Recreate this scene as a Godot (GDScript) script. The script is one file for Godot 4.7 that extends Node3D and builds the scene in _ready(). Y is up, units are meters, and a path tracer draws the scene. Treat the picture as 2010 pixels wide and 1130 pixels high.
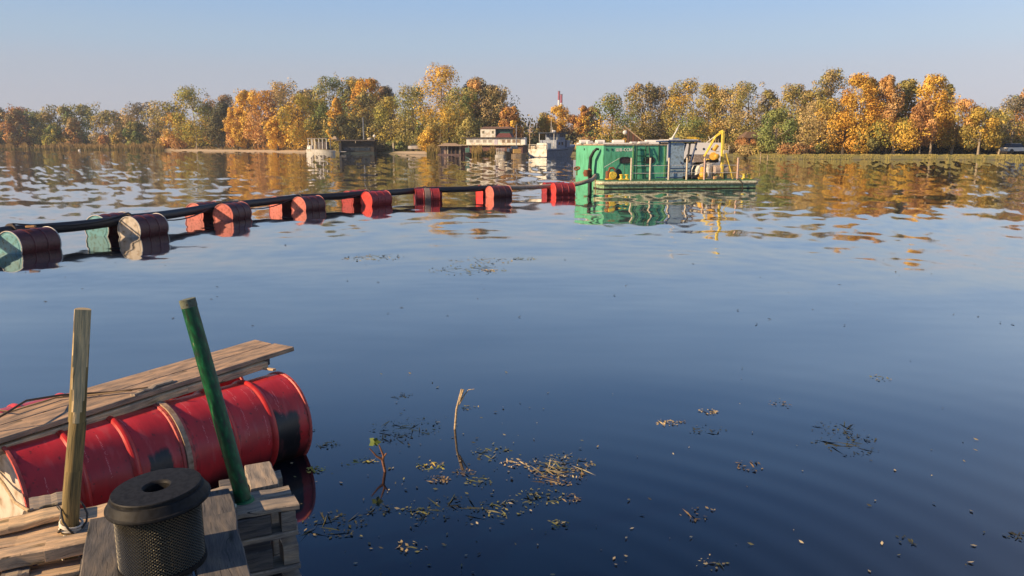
extends Node3D

# ---------------------------------------------------------------- mesh building
class MB:
	var v := PackedVector3Array()
	var n := PackedVector3Array()
	var uv := PackedVector2Array()
	var col := PackedColorArray()
	var idx := PackedInt32Array()
	var tint := Color.WHITE
	var off := Vector2.ZERO
	var tinted := false

	func vert(p: Vector3, nn: Vector3, t: Vector2) -> int:
		v.append(p); n.append(nn); uv.append(t + off); col.append(tint)
		return v.size() - 1

	func face(pts: Array, out: Vector3, uvs: Array = []) -> void:
		var a: Vector3 = pts[0]
		var b: Vector3 = pts[1]
		var c: Vector3 = pts[2]
		var nn := (b - a).cross(c - a)
		if nn.length_squared() < 1e-16 and pts.size() > 3:
			nn = (c - a).cross(Vector3(pts[3]) - a)
		nn = nn.normalized()
		var flip := nn.dot(out) < 0.0
		if flip:
			nn = -nn
		var first := v.size()
		for i in pts.size():
			var p: Vector3 = pts[i]
			vert(p, nn, uvs[i] if uvs.size() > i else Vector2(p.x + p.z, p.y))
		for i in range(1, pts.size() - 1):
			if flip:
				idx.append_array([first, first + i, first + i + 1])
			else:
				idx.append_array([first, first + i + 1, first + i])

	func box(c: Vector3, s: Vector3, bev := 0.0, xf := Transform3D()) -> void:
		var h := s * 0.5
		var g := minf(bev, minf(h.x, minf(h.y, h.z)) * 0.8)
		var longest := 0
		if h.y > h[longest]: longest = 1
		if h.z > h[longest]: longest = 2
		var o1 := (longest + 1) % 3
		var o2 := (longest + 2) % 3
		var corner := func(sg: Vector3, full: int) -> Vector3:
			var p := Vector3()
			for k in 3:
				p[k] = sg[k] * (h[k] if (k == full or g == 0.0) else h[k] - g)
			return p
		var put := func(ps: Array, out: Vector3) -> void:
			var ws := []
			var us := []
			for p in ps:
				ws.append(xf * (c + p))
				us.append(Vector2(p[longest], p[o1] + p[o2]))
			face(ws, xf.basis * out, us)
		for a in 3:
			var b := (a + 1) % 3
			var d := (a + 2) % 3
			for sa in [-1.0, 1.0]:
				var ps := []
				for q in [[-1.0, -1.0], [1.0, -1.0], [1.0, 1.0], [-1.0, 1.0]]:
					var sg := Vector3()
					sg[a] = sa; sg[b] = q[0]; sg[d] = q[1]
					ps.append(corner.call(sg, a))
				var out := Vector3()
				out[a] = sa
				put.call(ps, out)
		if g > 0.0:
			for a in 3:  # edges that run along a
				var b := (a + 1) % 3
				var d := (a + 2) % 3
				for sb in [-1.0, 1.0]:
					for sd in [-1.0, 1.0]:
						var lo := Vector3(); var hi := Vector3()
						lo[a] = -1.0; lo[b] = sb; lo[d] = sd
						hi[a] = 1.0; hi[b] = sb; hi[d] = sd
						var out := Vector3()
						out[b] = sb; out[d] = sd
						put.call([corner.call(lo, b), corner.call(hi, b), corner.call(hi, d), corner.call(lo, d)], out)
			for sx in [-1.0, 1.0]:
				for sy in [-1.0, 1.0]:
					for sz in [-1.0, 1.0]:
						var sg := Vector3(sx, sy, sz)
						put.call([corner.call(sg, 0), corner.call(sg, 1), corner.call(sg, 2)], sg)

	func beam(a: Vector3, b: Vector3, w: float, h: float, bev := 0.0) -> void:
		# a bar from a to b; its second axis is as upright as it can be
		var x := (b - a).normalized()
		var up := Vector3.UP if absf(x.y) < 0.95 else Vector3.BACK
		var z := x.cross(up).normalized()
		var y := z.cross(x).normalized()
		box(Vector3.ZERO, Vector3((b - a).length(), h, w), bev, Transform3D(Basis(x, y, z), (a + b) * 0.5))

	func tube(pts: Array, radii, sides := 8, caps := true) -> void:
		var m := pts.size()
		var rings := []
		var t0: Vector3 = (Vector3(pts[1]) - Vector3(pts[0])).normalized()
		var side := t0.cross(Vector3.UP if absf(t0.y) < 0.9 else Vector3.RIGHT).normalized()
		var run := 0.0
		for i in m:
			var p: Vector3 = pts[i]
			var t := (Vector3(pts[mini(i + 1, m - 1)]) - Vector3(pts[maxi(i - 1, 0)])).normalized()
			side = (side - t * side.dot(t)).normalized()
			var up := side.cross(t).normalized()
			if i > 0: run += p.distance_to(pts[i - 1])
			var r: float = radii[i] if radii is Array else radii
			var ring := []
			for k in sides + 1:
				var a := TAU * k / sides
				var d := side * cos(a) + up * sin(a)
				ring.append(vert(p + d * r, d, Vector2(run, float(k) / sides)))
			rings.append(ring)
		for i in m - 1:
			for k in sides:
				var a: int = rings[i][k]
				var b: int = rings[i][k + 1]
				var c: int = rings[i + 1][k + 1]
				var d: int = rings[i + 1][k]
				_grid(a, b, c, d)
		if caps:
			for e in [0, m - 1]:
				var p: Vector3 = pts[e]
				var q: Vector3 = pts[1] if e == 0 else pts[m - 2]
				var out := (p - q).normalized()
				var ps := []
				var us := []
				for k in sides:
					ps.append(v[rings[e][k]])
					us.append(Vector2(cos(TAU * k / sides), sin(TAU * k / sides)) * 0.05)
				face(ps, out, us)

	func _grid(a: int, b: int, c: int, d: int) -> void:
		var nn := (v[b] - v[a]).cross(v[c] - v[a]) + (v[c] - v[a]).cross(v[d] - v[a])
		if nn.dot(n[a] + n[c]) < 0.0:
			idx.append_array([a, b, c, a, c, d])
		else:
			idx.append_array([a, c, b, a, d, c])

	func lathe(prof: Array, segs := 24, xf := Transform3D(), from := 0.0, to := TAU) -> void:
		# prof: Vector2(radius, height) going up the outside; hard edges between steps
		var run := 0.0
		for i in prof.size() - 1:
			var p: Vector2 = prof[i]
			var q: Vector2 = prof[i + 1]
			var len := p.distance_to(q)
			var nn := Vector2(q.y - p.y, p.x - q.x).normalized()
			var first := v.size()
			for k in segs + 1:
				var a := from + (to - from) * k / segs
				var d := Vector3(cos(a), 0, sin(a))
				var no := (xf.basis * (d * nn.x + Vector3.UP * nn.y)).normalized()
				vert(xf * (d * p.x + Vector3.UP * p.y), no, Vector2(run, float(k) / segs))
				vert(xf * (d * q.x + Vector3.UP * q.y), no, Vector2(run + len, float(k) / segs))
			for k in segs:
				var a := first + k * 2
				_grid(a, a + 2, a + 3, a + 1)
			run += len

	func ball(c: Vector3, r: Vector3, segs := 14) -> void:
		var first := v.size()
		var rows := segs / 2
		for i in rows + 1:
			for k in segs + 1:
				var a := TAU * k / segs
				var b := PI * i / rows
				var d := Vector3(sin(b) * cos(a), cos(b), sin(b) * sin(a))
				vert(c + d * r, (d / r).normalized(), Vector2(float(k) / segs, float(i) / rows))
		for i in rows:
			for k in segs:
				var a := first + i * (segs + 1) + k
				_grid(a, a + 1, a + segs + 2, a + segs + 1)

	func prism(poly: PackedVector2Array, y0: float, y1: float, xf := Transform3D(), top_in := 0.0) -> void:
		# an upright wall round a footprint of (x, z) points, closed above and below
		var mid := Vector2.ZERO
		for p in poly: mid += p / poly.size()
		var m := poly.size()
		var hi := PackedVector2Array()
		for p in poly: hi.append(p + (mid - p) * top_in)
		for i in m:
			var p := poly[i]
			var q := poly[(i + 1) % m]
			var p2 := hi[i]
			var q2 := hi[(i + 1) % m]
			var e := q - p
			var o := Vector2(e.y, -e.x)
			if Geometry2D.is_polygon_clockwise(poly): o = -o
			var l := e.length()
			face([xf * Vector3(p.x, y0, p.y), xf * Vector3(q.x, y0, q.y), xf * Vector3(q2.x, y1, q2.y), xf * Vector3(p2.x, y1, p2.y)], xf.basis * Vector3(o.x, 0, o.y), [Vector2(0, y0), Vector2(l, y0), Vector2(l, y1), Vector2(0, y1)])
		var t := Geometry2D.triangulate_polygon(poly)
		for k in range(0, t.size(), 3):
			var up := []
			var dn := []
			for j in 3:
				var a := hi[t[k + j]]
				var b := poly[t[k + j]]
				up.append(xf * Vector3(a.x, y1, a.y)); dn.append(xf * Vector3(b.x, y0, b.y))
			face(up, xf.basis * Vector3.UP)
			face(dn, xf.basis * Vector3.DOWN)

	func mesh() -> ArrayMesh:
		var a := []
		a.resize(Mesh.ARRAY_MAX)
		a[Mesh.ARRAY_VERTEX] = v
		a[Mesh.ARRAY_NORMAL] = n
		a[Mesh.ARRAY_TEX_UV] = uv
		if tinted: a[Mesh.ARRAY_COLOR] = col
		a[Mesh.ARRAY_INDEX] = idx
		var m := ArrayMesh.new()
		m.add_surface_from_arrays(Mesh.PRIMITIVE_TRIANGLES, a)
		return m


# ---------------------------------------------------------------- naming
var taken := {}

func numbered(called: String) -> String:
	var k: int = taken.get(called, 0)
	taken[called] = k + 1
	return called if k == 0 else "%s_%03d" % [called, k]

func tag(o: Node3D, label: String, category: String, group := "", kind := "") -> Node3D:
	if label: o.set_meta("label", label)
	if category: o.set_meta("category", category)
	if group: o.set_meta("group", group)
	if kind: o.set_meta("kind", kind)
	return o

func thing(called: String, label: String, category: String, at := Vector3.ZERO, turn := 0.0, group := "") -> Node3D:
	var o := Node3D.new()
	o.name = numbered(called)
	add_child(o)
	o.position = at
	o.rotation.y = turn
	tag(o, label, category, group)
	return o

func part(called: String, m, material: Material, parent: Node3D, label := "") -> MeshInstance3D:
	var o := MeshInstance3D.new()
	o.name = called
	o.mesh = m.mesh() if m is MB else m
	o.material_override = material
	parent.add_child(o, true)
	if label: o.set_meta("label", label)
	return o

func single(called: String, m, material: Material, label := "", category := "", group := "", kind := "", at := Vector3.ZERO) -> MeshInstance3D:
	var o := MeshInstance3D.new()
	o.name = numbered(called)
	o.mesh = m.mesh() if m is MB else m
	o.material_override = material
	o.position = at
	add_child(o)
	tag(o, label, category, group, kind)
	return o

func copy(o: Node3D, label: String, group := "") -> Node3D:
	var c: Node3D = o.duplicate()
	c.name = numbered(String(o.name).trim_suffix("_001"))
	add_child(c)
	if label: c.set_meta("label", label)
	if group: c.set_meta("group", group)
	return c


# ---------------------------------------------------------------- site survey
const EYE := 1.9
const TILT := 10.57
const LENS := 1500.0

func spot(px: float, py: float, y := 0.0) -> Vector3:
	# the place on the site, at height y, that was sighted at this point of the photograph
	var t := deg_to_rad(TILT)
	var a := (py - 565.0) / LENS
	var zc := (EYE - y) / (sin(t) + a * cos(t))
	return Vector3((px - 1005.0) / LENS * zc, y, -zc * (cos(t) - a * sin(t)))

func far_x(px: float, d: float) -> float:
	return (px - 1005.0) / LENS * d * 0.983

func height_at(py: float, d: float) -> float:
	return EYE + d * tan(atan((565.0 - py) / LENS) - deg_to_rad(TILT))


# ---------------------------------------------------------------- materials
func lin(r: float, g: float, b: float) -> Color:
	return Color(r, g, b).linear_to_srgb()

func mat(c: Color, rough := 0.6, metal := 0.0) -> StandardMaterial3D:
	var m := StandardMaterial3D.new()
	m.albedo_color = Color(c.r, c.g, c.b).linear_to_srgb()
	m.roughness = rough
	m.metallic = metal
	return m

func noise(freq: float, s: int, oct := 4, type := FastNoiseLite.TYPE_SIMPLEX_SMOOTH) -> FastNoiseLite:
	var n := FastNoiseLite.new()
	n.noise_type = type
	n.frequency = freq
	n.seed = s
	n.fractal_octaves = oct
	return n

var mottle_bank := {}

func mottle(kind: String) -> Texture2D:
	# grey-scale wear maps that tint a base colour
	if mottle_bank.has(kind): return mottle_bank[kind]
	var g := Gradient.new()
	var t := NoiseTexture2D.new()
	t.width = 512; t.height = 512; t.seamless = true
	match kind:
		"paint":
			t.noise = noise(0.012, 11, 5)
			g.offsets = PackedFloat32Array([0.0, 0.25, 0.5, 0.8, 1.0])
			g.colors = PackedColorArray([Color(0.62, 0.52, 0.42), Color(0.86, 0.84, 0.8), Color(0.95, 0.95, 0.95), Color(1, 1, 1), Color(0.88, 0.9, 0.88)])
		"rusty":
			t.noise = noise(0.016, 23, 5)
			g.offsets = PackedFloat32Array([0.0, 0.22, 0.32, 0.6, 1.0])
			g.colors = PackedColorArray([Color(0.5, 0.28, 0.16), Color(0.6, 0.42, 0.3), Color(0.9, 0.88, 0.84), Color(1, 1, 1), Color(0.84, 0.85, 0.82)])
		"streak":
			t.noise = noise(0.014, 71, 4)
			g.offsets = PackedFloat32Array([0.0, 0.3, 0.6, 1.0])
			g.colors = PackedColorArray([Color(0.72, 0.76, 0.68), Color(0.9, 0.9, 0.88), Color(1, 1, 1), Color(0.94, 0.97, 0.92)])
		"dirty":
			t.noise = noise(0.02, 5, 5)
			g.offsets = PackedFloat32Array([0.0, 0.35, 0.7, 1.0])
			g.colors = PackedColorArray([Color(0.5, 0.46, 0.4), Color(0.8, 0.77, 0.72), Color(1, 1, 1), Color(0.9, 0.88, 0.84)])
	t.color_ramp = g
	mottle_bank[kind] = t
	return t

func worn(c: Color, kind := "paint", scale := 1.0, rough := 0.5, metal := 0.0) -> StandardMaterial3D:
	var m := mat(c, rough, metal)
	m.albedo_texture = mottle(kind)
	m.uv1_triplanar = true
	m.uv1_scale = Vector3.ONE * scale
	return m

var wood_tex: ImageTexture
var wood_bump: ImageTexture

func make_wood() -> void:
	# weathered plank: long grain, cracks, knots; u runs along the grain
	var w := 512
	var h := 512
	var im := Image.create(w, h, false, Image.FORMAT_RGB8)
	var bp := Image.create(w, h, false, Image.FORMAT_RGB8)
	var fine := noise(1.0, 3, 3)
	var broad := noise(1.0, 8, 3)
	var knots := []
	var rng := RandomNumberGenerator.new()
	rng.seed = 77
	for i in 7: knots.append(Vector3(rng.randf() * w, rng.randf() * h, rng.randf_range(5, 10)))
	for y in h:
		for x in w:
			var wy := y + 14.0 * broad.get_noise_2d(x * 0.006, y * 0.01)
			var kn := 0.0
			for k in knots:
				var dx: float = (x - k.x) * 0.35
				var dy: float = y - k.y
				var q: float = (dx * dx + dy * dy) / (k.z * k.z)
				if q < 6.0:
					wy += signf(dy) * k.z * 0.9 * exp(-q * 0.6)
					kn = maxf(kn, exp(-q * 2.0))
			var g := fine.get_noise_2d(x * 0.012, wy * 0.22) * 0.5 + fine.get_noise_2d(x * 0.03 + 90.0, wy * 0.7) * 0.35
			var b := broad.get_noise_2d(x * 0.008 + 40.0, y * 0.02)
			var crack := smoothstep(0.48, 0.62, fine.get_noise_2d(x * 0.005 + 300.0, wy * 0.16))
			var l := clampf(0.82 + g * 0.30 + b * 0.26 - kn * 0.4, 0.1, 1.0) * (1.0 - 0.6 * crack)
			im.set_pixel(x, y, Color(l, l * (0.97 - 0.05 * b), l * (0.93 - 0.12 * b - 0.1 * kn)))
			var hh := clampf(0.6 + g * 0.5 - crack * 0.6, 0.0, 1.0)
			bp.set_pixel(x, y, Color(hh, hh, hh))
	wood_tex = ImageTexture.create_from_image(im)
	wood_bump = ImageTexture.create_from_image(bp)

func wood(c: Color, rough := 0.85, across := 2.2) -> StandardMaterial3D:
	var m := mat(c, rough)
	m.albedo_texture = wood_tex
	m.uv1_scale = Vector3(1.1, across, 1)
	m.heightmap_enabled = true
	m.heightmap_texture = wood_bump
	m.heightmap_scale = 0.12
	return m

func glass(c := Color(0.1, 0.12, 0.14), a := 0.35) -> StandardMaterial3D:
	var m := StandardMaterial3D.new()
	m.transparency = BaseMaterial3D.TRANSPARENCY_ALPHA
	m.albedo_color = Color(c.r, c.g, c.b, a)
	m.roughness = 0.05
	return m

# ---------------------------------------------------------------- camera, sky, sun
const EXPOSE := 1.5
const SUN := Vector3(-0.82, 0.43, 0.36)   # towards the sun

func make_light() -> void:
	var cam := Camera3D.new()
	cam.name = "camera"
	cam.position = Vector3(0, EYE, 0)
	cam.rotation_degrees.x = -TILT
	cam.fov = rad_to_deg(2.0 * atan(565.0 / LENS))
	cam.near = 0.1
	cam.far = 6000.0
	add_child(cam)
	cam.current = true
	var rows := 1024
	var cols := 128
	var im := Image.create(cols, rows, false, Image.FORMAT_RGBAF)
	# clear October air: (elevation in degrees, linear colour)
	var steps := [[0.0, Vector3(0.53, 0.545, 0.61)], [3.0, Vector3(0.51, 0.535, 0.612)], [5.0, Vector3(0.475, 0.53, 0.625)], [7.0, Vector3(0.415, 0.54, 0.685)], [10.0, Vector3(0.335, 0.505, 0.745)],
		[13.0, Vector3(0.285, 0.46, 0.735)], [18.0, Vector3(0.165, 0.325, 0.62)], [25.0, Vector3(0.075, 0.18, 0.42)], [33.0, Vector3(0.036, 0.105, 0.28)], [50.0, Vector3(0.05, 0.12, 0.29)], [90.0, Vector3(0.04, 0.10, 0.26)]]
	var sun := SUN.normalized()
	for y in rows:
		var el := 90.0 - (y + 0.5) / rows * 180.0
		var c := Vector3(0.10, 0.13, 0.17)
		if el >= 0.0:
			for k in steps.size() - 1:
				if el >= steps[k][0] and el <= steps[k + 1][0]:
					c = Vector3(steps[k][1]).lerp(steps[k + 1][1], smoothstep(0.0, 1.0, (el - steps[k][0]) / (steps[k + 1][0] - steps[k][0])) * 0.35 + 0.65 * (el - steps[k][0]) / (steps[k + 1][0] - steps[k][0]))
		for x in cols:
			var az := (x + 0.5) / cols * TAU - PI
			var e := deg_to_rad(el)
			var d := Vector3(sin(az) * cos(e), sin(e), -cos(az) * cos(e))
			var near_sun := maxf(0.0, d.dot(sun))
			var g := 1.0 + 0.25 * near_sun * near_sun
			var warm := Vector3(1.0, 0.86, 0.62) * 0.5 * pow(near_sun, 10.0)
			var o := c * g + warm
			im.set_pixel(x, y, Color(o.x, o.y, o.z) * (1.0 / EXPOSE))
	var pano := PanoramaSkyMaterial.new()
	pano.panorama = ImageTexture.create_from_image(im)
	var sky := Sky.new()
	sky.sky_material = pano
	var env := Environment.new()
	env.background_mode = Environment.BG_SKY
	env.sky = sky
	env.tonemap_mode = Environment.TONE_MAPPER_LINEAR
	env.tonemap_exposure = EXPOSE
	env.fog_enabled = true
	env.fog_density = 0.0003
	env.fog_light_color = Color(0.80, 0.84, 0.90)
	env.sdfgi_enabled = true
	env.ssao_enabled = true
	env.ssil_enabled = true
	var we := WorldEnvironment.new()
	we.name = "world_environment"
	we.environment = env
	add_child(we)
	var s := DirectionalLight3D.new()
	s.name = "sun"
	s.light_color = Color(1.0, 0.87, 0.70)
	s.light_energy = 1.6
	s.light_angular_distance = 0.5
	s.shadow_enabled = true
	add_child(s)
	s.look_at_from_position(SUN * 100.0, Vector3.ZERO, Vector3.UP)


# ---------------------------------------------------------------- river and banks
const SHORE := [[-1400, 380], [-300, 335], [0, 322], [150, 310], [320, 275], [420, 245], [560, 215], [640, 198], [770, 178], [830, 158], [900, 152], [940, 143], [1040, 148], [1140, 150], [1300, 142], [1440, 126], [1500, 111], [1600, 106], [1800, 104], [2010, 102], [2300, 98], [3400, 80]]

func shore(px: float) -> float:
	for i in SHORE.size() - 1:
		if px <= SHORE[i + 1][0]:
			return lerpf(SHORE[i][1], SHORE[i + 1][1], clampf((px - SHORE[i][0]) / float(SHORE[i + 1][0] - SHORE[i][0]), 0.0, 1.0))
	return SHORE[-1][1]

func bank(px: float, past: float) -> float:
	# height of the ground so many metres behind the water's edge
	var beach := smoothstep(300, 360, px) * (1.0 - smoothstep(600, 660, px))
	var steep := lerpf(0.22, 0.035, beach)
	var top := lerpf(0.52, 1.35, beach)
	if past < 0.0: return past * 0.12
	return minf(past * steep, top) + 0.004 * maxf(past - 20.0, 0.0) * exp(-past / 400.0)

func bank_spot(px: float, past: float) -> Vector3:
	var d := shore(px) + past
	return Vector3(far_x(px, d), bank(px, past), -d)

func make_river() -> void:
	# water: one sheet, each vertex with the slope of swell, breeze ripples and the rings round the pontoon
	var swell := noise(0.11, 41, 2)
	var cross := noise(0.09, 42, 2)
	var mid := noise(0.42, 43, 3)
	var small := noise(1.15, 44, 2)
	var tiny := noise(3.4, 46, 2)
	var gust := noise(0.02, 45, 2)
	var angles := []
	var fine_half := deg_to_rad(38.0)
	var a := -PI * 0.55
	while a < -fine_half:
		angles.append(a); a += deg_to_rad(2.0)
	var k := 0
	while k <= 420:
		angles.append(-fine_half + 2.0 * fine_half * k / 420.0); k += 1
	a = fine_half + deg_to_rad(2.0)
	while a < PI * 0.55:
		angles.append(a); a += deg_to_rad(2.0)
	var radii := []
	var rows := 640
	for i in rows:
		var t := float(i) / (rows - 1)
		radii.append(1.0 / lerpf(1.0 / 480.0, 1.0 / 1.15, pow(t, 1.12)))
	var v := PackedVector3Array()
	var n := PackedVector3Array()
	var uv := PackedVector2Array()
	var idx := PackedInt32Array()
	var m := angles.size()
	var ring_at := Vector2(-0.55, -2.3)
	for i in rows:
		var r: float = radii[i]
		for j in m:
			var x := sin(angles[j]) * r
			var z := -cos(angles[j]) * r
			var far := smoothstep(3.5, 21.0, r)
			var away := smoothstep(28.0, 95.0, r)
			var g := clampf(0.55 + 1.3 * gust.get_noise_2d(x * 0.6, z), 0.12, 1.4)
			var lee := 1.0 + 0.1 * smoothstep(-5.0, -40.0, x)
			var s1 := lerpf(0.020, 0.020, far) * lerpf(1.0, 0.2, away)
			var s2 := lerpf(0.012, 0.042, far) * lerpf(1.0, 0.6 * g, away) * lee
			var s3 := lerpf(0.002, 0.040, far) * g * lee
			var s4 := lerpf(0.0005, 0.050, far) * lerpf(0.6, 1.0, g)
			var calm := lerpf(1.0, 0.55, smoothstep(0.0, 16.0, x))
			var sz := s1 * swell.get_noise_2d(x * 0.2, z * 1.15) + s2 * 0.6 * calm * mid.get_noise_2d(x * 0.45 + z * 0.12, z) + s3 * calm * small.get_noise_2d(x * 0.4 - z * 0.1, z) + s4 * tiny.get_noise_2d(x * 0.22, z)
			var sx := 0.5 * s1 * cross.get_noise_2d(x + 70.0, z * 0.8) + 1.3 * s2 * mid.get_noise_2d(x * 0.5 + 50.0, z + 90.0) + 0.8 * s3 * small.get_noise_2d(x * 0.5 + 20.0, z * 0.8 + 60.0)
			if r < 14.0:
				var q := Vector2(x, z) - ring_at
				var ql := q.length()
				var side := smoothstep(0.2, 0.9, q.x / maxf(ql, 0.01))
				var wv := 0.011 * side * smoothstep(0.8, 1.8, ql) * exp(-maxf(ql - 2.5, 0.0) * 0.55) * cos(ql * TAU / (0.13 + 0.02 * ql) + 2.0 * swell.get_noise_2d(x * 2.0, z * 2.0))
				sx += wv * q.x / maxf(ql, 0.01)
				sz += wv * q.y / maxf(ql, 0.01)
			v.append(Vector3(x, 0, z))
			n.append(Vector3(-sx, 1.0, -sz).normalized())
			uv.append(Vector2(x, z))
	for i in rows - 1:
		for j in m - 1:
			var p := i * m + j
			idx.append_array([p, p + 1, p + m + 1, p, p + m + 1, p + m])
	var arr := []
	arr.resize(Mesh.ARRAY_MAX)
	arr[Mesh.ARRAY_VERTEX] = v
	arr[Mesh.ARRAY_NORMAL] = n
	arr[Mesh.ARRAY_TEX_UV] = uv
	arr[Mesh.ARRAY_INDEX] = idx
	var me := ArrayMesh.new()
	me.add_surface_from_arrays(Mesh.PRIMITIVE_TRIANGLES, arr)
	var wm := mat(Color(0.0006, 0.0035, 0.0105), 0.05)
	wm.metallic_specular = 0.5
	wm.clearcoat_enabled = true
	wm.clearcoat = 0.75
	wm.clearcoat_roughness = 0.05
	single("water", me, wm, "calm blue river with low ripples and reflections of the far bank", "", "", "structure")

func make_ground() -> void:
	var m := MB.new()
	m.tinted = true
	var steps := [-9.0, -3.0, -0.6, 0.0, 0.8, 1.8, 3.0, 5.0, 8.0, 12.0, 18.0, 26.0, 40.0, 70.0, 140.0, 300.0, 700.0, 1600.0, 4500.0]
	var cols := []
	var px := -1400.0
	while px <= 3400.0:
		cols.append(px)
		px += 12.0 if px > -100 and px < 2100 else 60.0
	var nz := noise(0.15, 9, 3)
	for i in cols.size():
		for j in steps.size():
			var s: float = steps[j]
			var c: float = cols[i]
			var wob := 1.6 * nz.get_noise_1d(c * 0.22) * (1.0 if s < 20.0 else 0.0)
			var d := shore(c) + s + wob
			var p := Vector3(far_x(c, d), bank(c, s), -d)
			var sand := smoothstep(305, 350, c) * (1.0 - smoothstep(610, 640, c)) + smoothstep(765, 790, c) * (1.0 - smoothstep(838, 850, c))
			sand = clampf(sand + 0.25 * nz.get_noise_2d(c * 0.1, s), 0.0, 1.0) * (1.0 - smoothstep(22.0, 34.0, s))
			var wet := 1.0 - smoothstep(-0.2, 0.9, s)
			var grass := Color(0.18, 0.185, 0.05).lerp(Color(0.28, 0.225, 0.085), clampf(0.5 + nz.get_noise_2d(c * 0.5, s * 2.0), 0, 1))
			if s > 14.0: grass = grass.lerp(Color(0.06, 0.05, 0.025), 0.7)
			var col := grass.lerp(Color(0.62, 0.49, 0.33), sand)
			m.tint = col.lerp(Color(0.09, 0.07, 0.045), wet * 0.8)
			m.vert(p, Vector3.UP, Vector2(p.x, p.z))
	var w := steps.size()
	for i in cols.size() - 1:
		for j in w - 1:
			var a := i * w + j
			m.idx.append_array([a, a + 1, a + w + 1, a, a + w + 1, a + w])
	var gm := mat(Color.WHITE, 0.95)
	gm.vertex_color_use_as_albedo = true
	single("ground", m, gm, "low river bank with sand and dry grass running to the horizon", "", "", "structure")


# ---------------------------------------------------------------- foliage
const TONES := {
	"olive": [Color(0.361, 0.315, 0.107), Color(0.248, 0.244, 0.090), Color(0.464, 0.370, 0.115)],
	"dark": [Color(0.125, 0.125, 0.066), Color(0.090, 0.097, 0.060), Color(0.189, 0.160, 0.070)],
	"green": [Color(0.239, 0.297, 0.104), Color(0.163, 0.222, 0.082), Color(0.325, 0.340, 0.109)],
	"lime": [Color(0.405, 0.361, 0.078), Color(0.280, 0.277, 0.069), Color(0.592, 0.452, 0.084)],
	"gold": [Color(0.520, 0.376, 0.084), Color(0.364, 0.291, 0.079), Color(0.693, 0.442, 0.079)],
	"amber": [Color(0.691, 0.440, 0.084), Color(0.531, 0.353, 0.073), Color(0.797, 0.535, 0.096)],
	"orange": [Color(0.712, 0.408, 0.070), Color(0.559, 0.300, 0.056), Color(0.800, 0.538, 0.108)],
	"rust": [Color(0.496, 0.261, 0.103), Color(0.360, 0.189, 0.080), Color(0.601, 0.335, 0.127)],
	"peach": [Color(0.660, 0.390, 0.151), Color(0.510, 0.290, 0.108), Color(0.800, 0.498, 0.194)],
	"tan": [Color(0.452, 0.341, 0.155), Color(0.337, 0.258, 0.122), Color(0.549, 0.413, 0.176)],
	"shade": [Color(0.020, 0.022, 0.016), Color(0.014, 0.017, 0.014), Color(0.028, 0.027, 0.017)],  # near-black leaves: deep shade put into the tone itself
	"grey": [Color(0.261, 0.232, 0.169), Color(0.193, 0.176, 0.131), Color(0.347, 0.294, 0.200)],
	"pale": [Color(0.600, 0.380, 0.150), Color(0.520, 0.280, 0.080), Color(0.700, 0.480, 0.220)],
}
var leaf_mat: StandardMaterial3D
var bark: StandardMaterial3D
var pale_bark: StandardMaterial3D

func leaf_cards(rng: RandomNumberGenerator, centers: Array, per: int, size: float, pv: PackedVector3Array, pc: PackedColorArray, pn: PackedVector3Array) -> void:
	# centers: [centre, radii, colour]; small folded leaf sprays on the shell of each clump
	for q in centers:
		var c: Vector3 = q[0]
		var r: Vector3 = q[1]
		var base: Color = q[2]
		for i in (int(per * q[3]) if q.size() > 3 else per):
			var y := rng.randf_range(-1.0, 1.0)
			var a := rng.randf() * TAU
			var s := sqrt(1.0 - y * y)
			var d := Vector3(s * cos(a), y, s * sin(a))
			var p := c + d * r * (0.55 + 0.55 * sqrt(rng.randf()))
			var nn := (d + Vector3(rng.randf_range(-0.8, 0.8), rng.randf_range(-0.5, 0.9), rng.randf_range(-0.8, 0.8))).normalized()
			var t := nn.cross(Vector3(rng.randf_range(-1, 1), rng.randf_range(-0.6, 0.6), rng.randf_range(-1, 1))).normalized()
			var b := nn.cross(t)
			var w := size * rng.randf_range(0.55, 1.25)
			var h := w * rng.randf_range(0.45, 0.95)
			var k := rng.randf_range(0.88, 1.22)
			var col := Color(base.r * k, base.g * k * rng.randf_range(0.93, 1.07), base.b * k)
			var e := nn * w * 0.22
			pv.append_array([p - t * w, p + b * h + e * 0.6, p + t * w * 0.9 - e, p - t * w, p + t * w * 0.9 - e, p - b * h * 0.8 + e * 0.3])
			pc.append_array([col, col, col, col, col, col])
			var so := (d * 0.75 + nn * 0.55 + Vector3(0, 0.12, 0)).normalized()
			pn.append_array([so, so, so, so, so, so])

func leaf_mesh(pv: PackedVector3Array, pc: PackedColorArray, pn := PackedVector3Array()) -> ArrayMesh:
	var a := []
	a.resize(Mesh.ARRAY_MAX)
	a[Mesh.ARRAY_VERTEX] = pv
	a[Mesh.ARRAY_COLOR] = pc
	if pn.size(): a[Mesh.ARRAY_NORMAL] = pn
	var m := ArrayMesh.new()
	m.add_surface_from_arrays(Mesh.PRIMITIVE_TRIANGLES, a)
	return m

func profile(shape: String, t: float) -> float:
	match shape:
		"poplar": return pow(sin(PI * clampf(0.14 + t * 0.83, 0, 1)), 0.55) * lerpf(1.05, 0.85, t)
		"willow": return pow(sin(PI * clampf(0.16 + t * 0.83, 0, 1)), 0.6) * lerpf(1.08, 0.8, t)
		"skirt": return lerpf(1.25, 0.5, pow(t, 0.55)) * smoothstep(1.02, 0.85, t)
		"fork": return lerpf(0.45, 1.05, smoothstep(0.25, 0.75, t)) * smoothstep(1.05, 0.8, t)
	return pow(sin(PI * clampf(0.2 + t * 0.75, 0, 1)), 0.5)

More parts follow.
